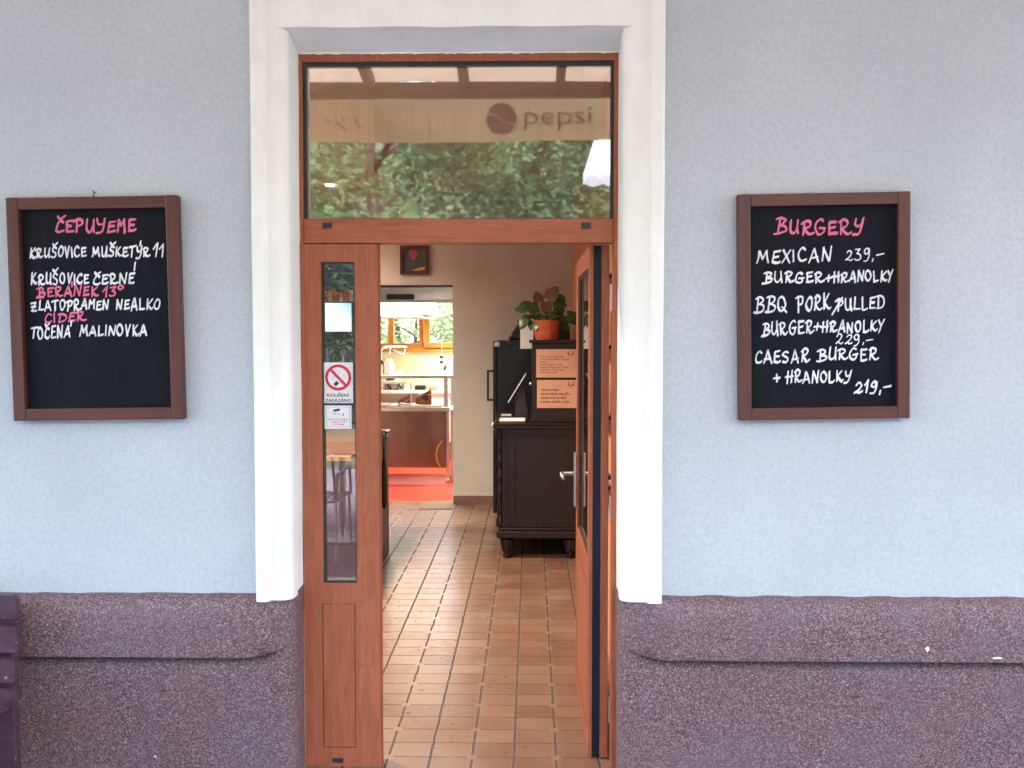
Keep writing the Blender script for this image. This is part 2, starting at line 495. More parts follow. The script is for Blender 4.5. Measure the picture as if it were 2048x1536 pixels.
M['terracotta'] = plain('terracotta_plastic', (0.42, 0.085, 0.035), 0.45)
M['leaf'] = plain('dark_green_leaf', (0.035, 0.095, 0.026), 0.35, var=0.5, scale=40)
M['leaf_red'] = plain('reddish_leaf', (0.13, 0.060, 0.026), 0.65, var=0.45, scale=30)
M['stem'] = plain('pale_stem', (0.16, 0.17, 0.07), 0.5)
M['purple_paint'] = None
t = NT('purple_brown_bench_paint')
v = t.ocoord((0.12, 1, 1))
n = t.noise(v, 40, 6, 0.7)
n2 = t.noise(t.ocoord((0.35, 1, 1)), 30, 6, 0.75)
col = t.ramp(n, [(0.3, (0.045, 0.017, 0.028)), (0.7, (0.092, 0.040, 0.062))])
col = t.mix(t.ramp(n2, [(0.61, (0, 0, 0)), (0.66, (1, 1, 1))]), col, (0.36, 0.27, 0.31))
M['purple_paint'] = t.p(color=col, rough=0.4, spec=0.5, normal=t.bump(n, 0.3, 0.002))
M['asphalt'] = plain('grey_pavers', (0.15, 0.138, 0.175), 0.85, scale=8, bump=0.4)
M['grass'] = plain('meadow', (0.065, 0.072, 0.045), 0.95, scale=3, bump=0.5)
M['bark'] = plain('bark', (0.05, 0.042, 0.034), 0.9, scale=18, bump=0.6)
M['canopy_leaf'] = None
def leafmat(name, a, b):
    t = NT(name)
    n = t.noise(t.coord(), 1.1, 4); n2 = t.noise(t.coord(), 14, 2)
    c1 = t.ramp(n, [(0.3, a), (0.7, b)])
    c2 = t.mix(t.math('MULTIPLY', n2, 0.6), c1, tuple(x * 0.55 for x in a))
    df = t.n('ShaderNodeBsdfDiffuse'); t.set(df, 'Color', c2)
    tl = t.n('ShaderNodeBsdfTranslucent'); t.set(tl, 'Color', c2)
    mx = t.n('ShaderNodeMixShader'); mx.inputs[0].default_value = 0.35
    t.set(mx, 1, df.outputs[0]); t.set(mx, 2, tl.outputs[0])
    t.t.links.new(mx.outputs[0], t.out.inputs['Surface'])
    return t.m
M['canopy_leaf'] = leafmat('tree_leaves', (0.035, 0.080, 0.042), (0.09, 0.16, 0.085))
M['shrub_leaf_glare'] = leafmat('glare_paled_shrub_leaves', (0.16, 0.22, 0.12), (0.30, 0.36, 0.20))  # greens lightened, the overexposed daylight is put into the leaf colour
t = NT('awning_canvas')
n = t.noise(t.coord((8, 1, 0.3)), 6, 4)
cc = t.ramp(n, [(0.3, (0.57, 0.49, 0.42)), (0.7, (0.67, 0.60, 0.53))])
df = t.n('ShaderNodeBsdfDiffuse'); t.set(df, 'Color', cc)
tl = t.n('ShaderNodeBsdfTranslucent'); t.set(tl, 'Color', cc)
mx = t.n('ShaderNodeMixShader'); mx.inputs[0].default_value = 0.5
t.set(mx, 1, df.outputs[0]); t.set(mx, 2, tl.outputs[0])
t.t.links.new(mx.outputs[0], t.out.inputs['Surface'])
M['canvas'] = t.m
t = NT('valance_canvas')
n = t.noise(t.coord((16, 1, 0.25)), 6, 4)
cc = t.ramp(n, [(0.3, (0.50, 0.33, 0.17)), (0.7, (0.66, 0.47, 0.27))])
df = t.n('ShaderNodeBsdfDiffuse'); t.set(df, 'Color', cc)
tl = t.n('ShaderNodeBsdfTranslucent'); t.set(tl, 'Color', cc)
mx = t.n('ShaderNodeMixShader'); mx.inputs[0].default_value = 0.5
t.set(mx, 1, df.outputs[0]); t.set(mx, 2, tl.outputs[0])
t.t.links.new(mx.outputs[0], t.out.inputs['Surface'])
M['valance'] = t.m
t = NT('white_parasol_cloth')
df = t.n('ShaderNodeBsdfDiffuse'); df.inputs['Color'].default_value = (.8, .8, .8, 1)
tl = t.n('ShaderNodeBsdfTranslucent'); tl.inputs['Color'].default_value = (.8, .8, .8, 1)
mx = t.n('ShaderNodeMixShader'); mx.inputs[0].default_value = 0.5
t.set(mx, 1, df.outputs[0]); t.set(mx, 2, tl.outputs[0])
t.t.links.new(mx.outputs[0], t.out.inputs['Surface'])
M['parasol'] = t.m
M['brown_beam'] = wood('brown_beam', (0.12, 0.055, 0.035), 'x', 0.5)
M['hazed_print_blue'] = plain('hazed_print_blue', (0.22, 0.17, 0.17), 0.6)  # lightened toward the canvas, so the glass haze sits in the colour
M['print_faint'] = plain('print_faint', (0.40, 0.26, 0.15), 0.7)
M['hazed_print_red'] = plain('hazed_print_red', (0.32, 0.14, 0.09), 0.6)  # red paled likewise for the haze of the glass

exec_parts = []

# ================================================================== SETTING: ground outside
def sheet(name, x0, x1, y0, y1, z, mat):
    o = MB().add([(x0, y0, z), (x1, y0, z), (x1, y1, z), (x0, y1, z)], [(0, 1, 2, 3)]).build(name, mat)
    return tag(o, kind='structure')
sheet('ground', -150, 150, -150, 150, -0.14, M['grass'])
sheet('pavement', -12, 12, -8.5, 0.12, -0.03, M['asphalt'])

# ================================================================== BUILDING
bld = thing('cafe_building', 'pale grey-blue rendered café building with white door surround and mottled purple plinth', 'building', (0, 0, 0))
XL = P(603, 800, 0.15).x           # door recess, left side
XR = P(1234, 800, 0.15).x
ZF = P(1062, 54, -0.028).z          # front edge of the recess head
ZB = P(1062, 104, 0.15).z
WT = 0.35
HX = 0.40                           # right hall wall
YB = 6.10                           # back wall of the hall
w = MB()
ZPL = P(300, 1194, -.035).z - .03
w.box(-7.5, XL - 0.09, 0, WT, ZPL, 4.6)
w.box(-7.5, XL - 0.10, .06, WT - .002, -0.14, ZPL)
w.box(XR + 0.09, 7.5, 0, WT, ZPL, 4.6)
w.box(XR + 0.10, 7.5, .06, WT - .002, -0.14, ZPL)
w.box(XL - 0.09, XR + 0.09, 0.0, WT, ZF + 0.03, 4.6)
w.build('facade_wall', M['stucco'], bld)
MB().box(-7.9, 7.9, -0.5, 11.2, 4.6, 4.75).build('roof', M['brown_beam'], bld, bevel=0.01)

# plastered surround, one sweep up, across and down
def cx(px, Y): return P(px, 700, Y).x
prof = []   # (x left, x right, z head, Y)
xo_l, xo_r = cx(505.5, -.05), cx(1326.8, -.05)
b_l, b_r = cx(529, -.05), cx(1302, -.05)
f_l, f_r = cx(538, -.03), cx(1293, -.03)
prof.append((xo_l, xo_r, ZF + 0.42, 0.002))
prof.append((xo_l, xo_r, ZF + 0.42, -0.044))
prof.append((xo_l + .006, xo_r - .006, ZF + 0.414, -0.05))
prof.append((b_l - .004, b_r + .004, ZF + 0.375, -0.05))
for k in range(1, 7):
    a = k / 6
    s_ = a * a * (3 - 2 * a)
    prof.append((b_l + (f_l - b_l) * a, b_r + (f_r - b_r) * a, ZF + 0.375 - 0.03 * a, -0.05 + 0.022 * s_))
rr = 0.042
for k in range(0, 9):
    a = k / 8 * math.pi / 2
    e = rr * (1 - math.sin(a)); g = rr * (1 - math.cos(a))
    hz = ZF + (0.012 if k == 0 else 0.0)
    prof.append((XL - e, XR + e, ZF + 0.004 * (1 - k / 8), -0.028 + g))
prof.append((XL, XR, ZB, 0.149))
zbot = P(520, 1204, -.05).z
path_z = [zbot + (2.6 - zbot) * k / 60 for k in range(61)]
sv, sf = [], []
rn = random.Random(3)
def wob(z, ph): return 0.0007 * math.sin(z * 5.1 + ph) + 0.0004 * math.sin(z * 17.3 + ph * 2)
npf = len(prof)
rows = []
for (side) in ('L', 'R'):
    for z in path_z:
        rows.append([((xl + wob(z, 1) if side == 'L' else xr + wob(z, 4)), y, z) for (xl, xr, zt, y) in prof])
Lr, Rr = rows[:61], rows[61:]
top_l = [(xl, y, zt) for (xl, xr, zt, y) in prof]
top_r = [(xr, y, zt) for (xl, xr, zt, y) in prof]
head = []
for k in range(41):
    f = k / 40
    head.append([(xl + (xr - xl) * f, y, zt + (0.0015 * math.sin(f * 23) if 0 < k < 40 else 0)) for (xl, xr, zt, y) in prof])
allrows = Lr + head + list(reversed(Rr))
m = MB()
m.add([p for r_ in allrows for p in r_], [(i * npf + j, i * npf + j + 1, (i + 1) * npf + j + 1, (i + 1) * npf + j)
      for i in range(len(allrows) - 1) for j in range(npf - 1)])
# cut ends at the bottom
n0 = len(m.v)
for rws in (allrows[0], allrows[-1]):
    k0 = len(m.v)
    m.add(list(rws) + [(rws[-1][0] - (0.03 if rws[0][0] < 0 else -0.03), 0.149, rws[0][2]), (rws[-1][0] - (0.03 if rws[0][0] < 0 else -0.03), 0.002, rws[0][2])],
          [tuple(range(npf + 2))])
so = m.build('door_surround', M['surround'], bld)
for p in so.data.polygons: p.use_smooth = True
sm = so.modifiers.new('split', 'EDGE_SPLIT'); sm.split_angle = R(32)

# plinth: mosaic render with a projecting band that dies into the rounded corner
def plinth(sign, xr, name):
    zt = P(300, 1194, -.035).z
    zb = P(300, 1313, -.035).z
    m = MB()
    rc = 0.075
    us = []
    # u = distance along the wall from the far end to the corner start, then around the corner
    L0 = 6.4
    far = [L0 * (1 - (k / 60) ** 0.45) for k in range(0, 61)]
    pts = []
    for d in far: pts.append((xr + sign * (rc + d), -0.012, 0, d))          # straight (normal towards -y)
    for k in range(1, 13):
        a = k / 12 * math.pi / 2
        pts.append((xr + sign * rc - sign * rc * math.sin(a), -0.012 + rc * (1 - math.cos(a)), a, 0))
    pts.append((xr, 0.149, math.pi / 2, 0))
    zs = []
    lower = [-0.14 + (zb - 0.056 + 0.14) * k / 10 for k in range(11)]
    for ip, (x, y, a, d) in enumerate(pts):
        nx, ny = (-sign * math.sin(a), -math.cos(a))
        # the band loses its projection close to the corner
        t = min(1, max(0, (d - 0.005 + (0.07 - a * 0.075 if a > 0 else 0.07)) / 0.16)) if a < 0.9 else 0
        t = t * t * (3 - 2 * t)
        pr = 0.055 * t
        lift = 0.022 * (1 - t) ** 1.5
        col = []
        for z in lower: col.append((x, y, z + (lift if z > zb - 0.06 else 0)))
        zz = zb + lift
        prof2 = [(-.12, zz - .040), (-.34, zz - .022), (-.45, zz - .006), (-.45, zz + .002), (0.85, zz + 0.003), (1.0, zz + 0.007), (1.02, zz + 0.05), (1.0, zz + 0.10), (0.93, zt - 0.060),
                 (0.80, zt - 0.030), (0.62, zt - 0.012), (0.40, zt - 0.002), (0.0, zt + 0.004), (-0.5, zt + 0.006)]
        jag = 0.0022 * (rn.random() - 0.5) * 2 + 0.0012 * math.sin(x * 31)
        for f, z in prof2:
            off = pr * f if (f >= 0 or z < zb + .1) else -0.012
            if f <= 0.8: z = z + (jag if z > zb + 0.1 else 0)
            col.append((x + nx * off, y + ny * off, z))
        zs.append(col)
    nr = len(zs[0])
    m.add([p for c in zs for p in c], [(i * nr + j, i * nr + j + 1, (i + 1) * nr + j + 1, (i + 1) * nr + j) for i in range(len(zs) - 1) for j in range(nr - 1)])
    o = m.build(name, M['mosaic'], bld)
    for p in o.data.polygons: p.use_smooth = True
    e = o.modifiers.new('split', 'EDGE_SPLIT'); e.split_angle = R(50)
    return o
plinth(-1, XL, 'plinth')
plinth(1, XR, 'plinth')

for (px, py, rx, rz) in ((1855, 1298, .008, .011), (1995, 1316, .020, .004), (311, 1513, .004, .005)):
    c = P(px, py, -.0705)
    if py > 1400: c = P(px, py, -.0135)
    m = MB()
    m.add([(c.x + rx * math.cos(q) * rn.uniform(.6, 1.2), c.y, c.z + rz * math.sin(q) * rn.uniform(.6, 1.2)) for q in [k * math.pi / 6 for k in range(12)]], [tuple(range(12))])
    m.build('paint_splash', M['surround'], bld)
# ---------------- door frame with transom light
YF = 0.15
def fx(px, py=500): return P(px, py, YF).x
def fz(py): return P(1062, py, YF).z
xjl, xjr = XL + 0.0015, XR - 0.0015
il, ir = fx(607, 480), fx(1227, 480)       # inner faces of the jambs
z_head_t, z_head_b = ZB - 0.001, fz(121)
z_tr_t, z_tr_b = fz(437), fz(485.5)
f = MB()
f.box(xjl, il, YF, YF + .075, -0.03, z_head_b)
f.box(ir, xjr, YF, YF + .075, -0.03, z_head_b)
f.box(xjl, xjr, YF, YF + .075, z_head_b, z_head_t)
dfm = f.build('door_frame', M['door_v'], bld)
MB().box(il + .0005, ir - .0005, YF + .002, YF + .077, z_tr_b, z_tr_t).build('transom_rail', M['door_h'], dfm, bevel=.003)
g = MB(); g.frame(il + .0005, ir - .0005, z_tr_t + .0005, z_head_b - .0005, YF + .012, YF + .05, (.011, .011, .002, .013))
g.build('gasket', M['gasket'], dfm)
def pane(name, x0, x1, z0, z1, y, parent, mat='glass'):
    return MB().box(x0, x1, y, y + .006, z0, z1).build(name, M[mat], parent)
pane('transom_pane', il + .011, ir - .011, z_tr_t + .002, z_head_b - .013, YF + .022, dfm)
for px in (654.5, 1172):
    c = P(px, 451, YF)
    MB().box(c.x - .0175, c.x + .0175, YF - .003, YF + .004, c.z - .0105, c.z + .0105).build('drain_cap', M['gasket'], dfm, bevel=.002)
# ragged plaster line against the head of the frame
rg = MB()
n = 90
pts_t, pts_b = [], []
for k in range(n + 1):
    x = xjl + .002 + (xjr - xjl - .004) * k / n
    dz = 0.003 + 0.004 * rn.random() * (1 if rn.random() < .5 else .3)
    pts_b.append((x, YF - .0035, z_head_t - dz)); pts_t.append((x, YF - .0035, z_head_t + .004))
rg.add(pts_b + pts_t, [(k, k + 1, n + 2 + k, n + 1 + k) for k in range(n)])
rg.build('plaster_edge', M['surround'], bld)

# ---------------- fixed side panel on the left
sx0, sx1 = fx(608, 800), fx(757, 800)
gx0, gx1 = fx(643.5, 800), fx(711, 800)
zs_t, zg_t, zg_b, zmid = fz(487.5), fz(523), fz(1168), fz(1190)
zp_t, zp_b, zfl = fz(1210), fz(1499), -0.02
s = MB()
yS = YF + .004
s.frame(sx0, sx1, zmid, zs_t, yS, yS + .066, (gx0 - sx0, sx1 - gx1, zg_b - zmid, zs_t - zg_t))
lx0, lx1 = fx(645, 1300), fx(710.5, 1300)
s.frame(sx0, sx1, zfl, zmid, yS, yS + .066, (lx0 - sx0, sx1 - lx1, zp_b - zfl, zmid - zp_t))
sp = s.build('side_panel', M['door_v'], bld)
MB().box(lx0 + .0025, lx1 - .0025, yS + .0008, yS + .03, zp_b + .0025, zp_t - .0025).build('lower_panel', M['door_v'], sp, bevel=.001)
MB().box(lx0 + .0003, lx1 - .0003, yS + .0301, yS + .034, zp_b + .0003, zp_t - .0003).build('panel_groove', M['groove'], sp)
g = MB(); g.frame(gx0 + .0003, gx1 - .0003, zg_b + .0003, zg_t - .0003, yS + .006, yS + .05, (.004, .004, .008, .005)); g.build('gasket', M['gasket'], sp)
pane('pane', gx0 + .004, gx1 - .004, zg_b + .008, zg_t - .005, yS + .024, sp, 'side_glass')
c = P(676, 1520.5, yS)
MB().box(c.x - .021, c.x + .021, yS - .003, yS + .004, c.z - .009, c.z + .009).build('drain_cap', M['gasket'], sp, bevel=.002)
MB().box(sx0, sx1, yS + .010, yS + .06, zs_t + .0005, z_tr_b - .0005).build('top_gap_seal', M['gasket'], sp)

# ---------------- open door leaf, swung in on the right jamb
n0 = Vector((P(1179, 800, .25).x, .25, 0)); n1 = Vector((P(1152.5, 800, 1.12).x, 1.12, 0))
ud = (n1 - n0).normalized(); td = Vector((ud.y, -ud.x, 0)); LW = (n1 - n0).length; TH = .074
zl_t, zl_b = P(1185, 490, .25).z, P(1200, 1529, .25).z
def LF(u, t_, z): return n0 + ud * u + td * t_ + Vector((0, 0, z))
class LMB(MB):
    pass
def lbox(m, u0, u1, t0, t1, z0, z1):
    vs = [LF(u0, t0, z0), LF(u1, t0, z0), LF(u1, t1, z0), LF(u0, t1, z0), LF(u0, t0, z1), LF(u1, t0, z1), LF(u1, t1, z1), LF(u0, t1, z1)]
    return m.add(vs, [(0, 3, 2, 1), (4, 5, 6, 7), (0, 1, 5, 4), (1, 2, 6, 5), (2, 3, 7, 6), (3, 0, 4, 7)])
gu0, gu1 = .085, LW - .10
gz0, gz1 = P(1178, 1122, .34).z, P(1178, 535, .34).z
m = MB()
lbox(m, .006, gu0, 0, TH, zl_b, zl_t)
lbox(m, gu1, LW, 0, TH, zl_b, zl_t)
lbox(m, gu0, gu1, 0, TH, gz1, zl_t)
lbox(m, gu0, gu1, 0, TH, zl_b, gz0)
leaf = m.build('entrance_door', M['door_v'], bld)
m = MB(); lbox(m, 0, .0058, .0135, .044, zl_b + .002, zl_t - .002); m.build('edge_seal', M['seal'], leaf)
m = MB(); lbox(m, .0, .0058, 0, .013, zl_b, zl_t); lbox(m, .0, .0058, .0445, TH, zl_b, zl_t); m.build('hinge_stile_edge', M['door_v'], leaf)
m = MB()
lbox(m, gu0 + .0005, gu0 + .012, .008, TH - .008, gz0, gz1); lbox(m, gu1 - .012, gu1 - .0005, .008, TH - .008, gz0, gz1)
lbox(m, gu0 + .012, gu1 - .012, .008, TH - .008, gz0 + .0005, gz0 + .012); lbox(m, gu0 + .012, gu1 - .012, .008, TH - .008, gz1 - .012, gz1 - .0005)
m.build('gasket', M['gasket'], leaf)
m = MB(); lbox(m, gu0 + .012, gu1 - .012, .014, .020, gz0 + .012, gz1 - .012); m.build('pane', M['glass'], leaf)
m = MB()
pz0, pz1 = zl_b + .12, gz0 - .09
for (a0, a1, b0, b1) in ((gu0, gu1, pz1 - .004, pz1), (gu0, gu1, pz0, pz0 + .004), (gu0, gu0 + .004, pz0, pz1), (gu1 - .004, gu1, pz0, pz1)):
    lbox(m, a0, a1, -.0008, .004, b0, b1)
m.build('panel_groove', M['groove'], leaf)
uh = LW - .052
hz0, hz1 = P(1150, 1014, 1.05).z, P(1150, 906, 1.05).z
m = MB(); lbox(m, uh - .019, uh + .019, -.013, -.0005, hz0, hz1)
lbox(m, uh - .019, uh + .019, TH + .0005, TH + .012, hz0, hz1)
hd = m.build('handle_plate', M['alu'], leaf, bevel=.005)
hz = P(1150, 948, 1.05).z
for sgn, t0 in ((-1, -.013), (1, TH + .012)):
    m = MB()
    m.tube([LF(uh, t0, hz), LF(uh, t0 + sgn * .05, hz), LF(uh - .012, t0 + sgn * .058, hz), LF(uh - .06, t0 + sgn * .058, hz - .001), LF(uh - .125, t0 + sgn * .055, hz - .004)],
           [.009, .009, .0095, .009, .0095], 12)
    m.build('handle', M['alu'], leaf, smooth=True)
for zc in (zl_b + .22, (zl_b + zl_t) / 2, zl_t - .2):
    m = MB(); m.tube([LF(-.004, TH + .011, zc - .05), LF(-.004, TH + .011, zc + .05)], .0075, 12)
    m.build('hinge', M['alu'], leaf)

# ================================================================== HALL
tag(MB().add([(-3.4, .12, 0), (HX, .12, 0), (HX, YB + .15, 0), (-3.4, YB + .15, 0)], [(0, 1, 2, 3)]).build('hall_floor', M['tiles']), kind='structure')
dxr = PX(906, YB, 800); dxl = -1.66
dzt = PZ(570, YB)
HZ = 3.02
m = MB()
m.box(-3.4, dxl, YB, YB + .15, 0, HZ); m.box(dxr, HX + .1, YB, YB + .15, 0, HZ); m.box(dxl, dxr, YB, YB + .15, dzt, HZ)
m.box(-3.5, -3.4, WT, YB + .15, 0, HZ)
m.build('hall_wall', M['hall_plaster'], bld)
MB().box(HX, HX + .1, WT, YB, 0, HZ).build('hall_wall', M['orange_plaster'], bld)
MB().box(-3.5, HX + .1, WT, YB + .15, HZ, HZ + .1).build('hall_ceiling', M['ceiling'], bld)
# dropped ceiling box on the left with a recessed spot
sx_ = P(795, 345, 3.4).x
MB().box(-3.4, -.92, 2.3, 4.9, 2.62, HZ).build('ceiling_box', M['orange_plaster'], bld, bevel=.004)
for xa, xb in ((dxr, HX), (-3.4, dxl)):
    MB().box(xa, xb, YB - .012, YB, 0, .085).build('skirting', M['skirting'], bld, bevel=.002)
# dark door lining at the kitchen opening
m = MB(); m.box(dxl - .03, dxr, YB - .008, YB + .158, dzt - .022, dzt - .0005)
m.build('door_lining', M['dark_wood_x'], bld)

# ================================================================== KITCHEN
YK0, YK1 = YB + .15, 9.9
KX0, KX1 = -4.2, 0.6
tag(MB().add([(KX0, YK0, -.004), (KX1, YK0, -.004), (KX1, YK1, -.004), (KX0, YK1, -.004)], [(0, 1, 2, 3)]).build('kitchen_floor', M['red_floor']), kind='structure')
wz0, wz1 = PZ(699, YK1), 2.75
wx0, wx1 = -3.2, -.55
m = MB()
m.box(KX0, wx0, YK1, YK1 + .3, -.1, 2.95); m.box(wx1, KX1, YK1, YK1 + .3, -.1, 2.95)
m.box(wx0, wx1, YK1, YK1 + .3, -.1, wz0); m.box(wx0, wx1, YK1, YK1 + .3, wz1, 2.95)
m.box(KX0 - .1, KX0, YK0, YK1 + .3, -.1, 2.95); m.box(KX1, KX1 + .1, YK0, YK1 + .3, -.1, 2.95)
m.build('kitchen_wall', M['cream_plaster'], bld)
MB().box(KX0 - .1, KX1 + .1, YK0, YK1 + .3, 2.95, 3.05).build('kitchen_ceiling', M['ceiling'], bld)
kw = MB(); kw.frame(wx0, wx1, wz0, wz1, YK1 + .05, YK1 + .13, (.06, .06, .085, .06))
kwin = kw.build('kitchen_window', M['window_wood'], bld)
def kx(px): return P(px, 650, YK1 + .05).x
for a, b in ((776, 787), (838, 847.5)):
    MB().box(kx(a), kx(b), YK1 + .045, YK1 + .12, wz0 + .086, wz1 - .061).build('mullion', M['window_wood'], kwin, bevel=.004)
m = MB(); m.frame(kx(849), wx1 - .02, wz0 + .02, wz1 - .02, YK1 - .01, YK1 + .044, (kx(860) - kx(849), .07, .075, .07)); m.build('sash', M['window_wood'], kwin, bevel=.004)
pane('pane', wx0 + .06, wx1 - .06, wz0 + .085, wz1 - .06, YK1 + .09, kwin, 'clear')
MB().box(wx0 - .03, wx1 + .03, YK1 - .05, YK1 + .048, wz0 - .03, wz0 - .0005).build('sill', M['window_wood'], kwin, bevel=.004)

# ================================================================== CHALKBOARDS
GL = {
 'A': (.62, [[(0, 0), (.12, .35), (.3, 1), (.36, 1), (.5, .5), (.62, .0)], [(.08, .33), (.56, .36)]]),
 'B': (.62, [[(.16, 1), (.1, 0)], [(-.06, .9), (.25, 1.03), (.5, .92), (.48, .7), (.17, .52)], [(.17, .52), (.5, .45), (.6, .25), (.45, .06), (.1, -.04), (-.12, -.02)]]),
 'C': (.55, [[(.5, .86), (.36, 1), (.15, .85), (.04, .5), (.06, .2), (.2, .03), (.4, .05), (.56, .16)]]),
 'D': (.62, [[(.13, .95), (.1, .02)], [(-.05, .93), (.3, .97), (.55, .75), (.6, .45), (.45, .12), (.03, .0)]]),
 'E': (.5, [[(.5, .96), (.08, .9)], [(.1, .9), (.06, .06)], [(.08, .5), (.42, .54)], [(.05, .05), (.3, .04), (.53, .1)]]),
 'G': (.64, [[(.55, .88), (.38, 1), (.15, .82), (.04, .45), (.14, .08), (.35, .02), (.52, .18), (.55, .42)], [(.3, .42), (.66, .47)]]),
 'H': (.6, [[(.1, 1), (.07, 0)], [(.52, 1.02), (.5, .0)], [(-.14, .5), (.62, .56)]]),
 'h': (.62, [[(.1, 1), (.05, 0)], [(.1, .95), (.3, .55)], [(.3, .55), (.53, 1.0)], [(.53, 1.02), (.56, 0)]]),
 'I': (.14, [[(.05, .95), (.08, 0)]]),
 'J': (.55, [[(.05, 1), (.06, .65), (.2, .52), (.45, .6)], [(.55, 1.02), (.46, .3), (.3, -.06), (-.04, -.12)]]),
 'K': (.58, [[(.1, 1), (.08, 0)], [(.52, .98), (.12, .45)], [(.12, .45), (.3, .2), (.5, .0), (.66, .1)]]),
 'L': (.5, [[(.08, 1), (.07, .05)], [(.07, .05), (.3, .03), (.52, .1)]]),
 'M': (.78, [[(.02, 0), (.1, .5), (.15, 1)], [(.15, 1), (.38, .35)], [(.38, .35), (.64, 1)], [(.64, 1), (.68, .5), (.78, 0)]]),
 'N': (.62, [[(.05, 0), (.1, 1)], [(.1, 1), (.3, .5), (.52, .03)], [(.52, .03), (.62, 1.05)]]),
 'O': (.6, [[(.32, 1), (.1, .8), (.04, .4), (.2, .03), (.42, .06), (.58, .45), (.5, .85), (.3, 1), (.18, .94)]]),
 'P': (.56, [[(.16, 1), (.1, -.05)], [(-.08, .85), (.2, 1.02), (.48, .95), (.54, .7), (.38, .48), (.16, .46)]]),
 'Q': (.64, [[(.32, 1), (.1, .8), (.04, .4), (.2, .03), (.42, .06), (.58, .45), (.5, .85), (.3, 1)], [(.34, .3), (.66, -.12)]]),
 'R': (.62, [[(.12, .95), (.1, 0)], [(-.02, .9), (.25, 1), (.48, .85), (.4, .6), (.14, .46)], [(.14, .46), (.3, .2), (.5, .03), (.72, .14)]]),
 'r': (.62, [[(.1, .92), (.07, .02)], [(-.03, .84), (.22, 1.02), (.47, .9), (.42, .62), (.14, .44)], [(.14, .44), (.28, .2), (.46, .03), (.7, .15)]]),
 'S': (.5, [[(.5, .9), (.28, 1), (.08, .82), (.16, .6), (.4, .45), (.46, .2), (.28, .02), (0, .08)]]),
 'T': (.56, [[(-.04, .93), (.3, .95), (.62, 1.02)], [(.28, .95), (.26, 0)]]),
 'U': (.58, [[(.06, 1), (.04, .35), (.16, .04), (.36, .12), (.5, .5)], [(.52, 1), (.5, .4), (.56, 0)]]),
 'V': (.5, [[(.04, 1), (.22, .02)], [(.22, .02), (.5, 1.04)]]),
 'X': (.5, [[(.02, 1), (.5, 0)], [(.48, 1), (.0, 0)]]),
 'Y': (.56, [[(.05, 1), (.08, .65), (.22, .5), (.45, .6)], [(.56, 1.04), (.46, .3), (.3, -.1), (-.02, -.14)]]),
 'y': (.56, [[(.04, 1), (.26, .5)], [(.56, 1.02), (.3, .5), (.1, -.1)]]),
 'Z': (.6, [[(.0, .95), (.5, 1)], [(.5, 1), (.05, .05)], [(.05, .05), (.3, .04), (.55, .1)], [(.05, .55), (.5, .5)]]),
 '1': (.3, [[(.0, .6), (.26, 1)], [(.26, 1), (.2, 0)]]),
 '2': (.6, [[(.1, .75), (.3, 1), (.5, .8), (.35, .4), (.02, .05)], [(.02, .05), (.2, .12), (.4, .0), (.62, .1)]]),
 '3': (.5, [[(.05, .95), (.45, .98)], [(.45, .98), (.2, .58)], [(.2, .58), (.45, .45), (.45, .15), (.2, -.02), (-.02, .1)]]),
 '9': (.5, [[(.48, .85), (.28, 1), (.06, .8), (.1, .55), (.3, .5), (.47, .8)], [(.47, .8), (.44, .3), (.25, -.08), (.0, -.1)]]),
 ',': (.14, [[(.1, .08), (.04, -.22)]]),
 '-': (.6, [[(.0, .42), (.6, .5)]]),
 '+': (.5, [[(.0, .45), (.5, .5)], [(.25, .85), (.24, .02)]]),
 '/': (.3, [[(.3, 1.1), (.0, -.08)]]),
 'o': (.26, [[(.13, 1.05), (.02, .9), (.12, .72), (.25, .86), (.14, 1.05)]]),
 ' ': (.4, []),
}
CARON = [[(.08, 1.38), (.24, 1.14)], [(.24, 1.14), (.56, 1.42)]]
ACUTE = [[(.34, 1.2), (.42, 1.5)]]
ACUTE_L = [[(.48, 1.3), (.5, 2.0)]]
ACC = {'Č': ('C', CARON), 'Š': ('S', CARON), 'Ě': ('E', CARON), 'É': ('E', ACUTE_L), 'Á': ('A', [[(.72, 1.0), (.72, 1.5)]]), 'Ý': ('Y', ACUTE)}

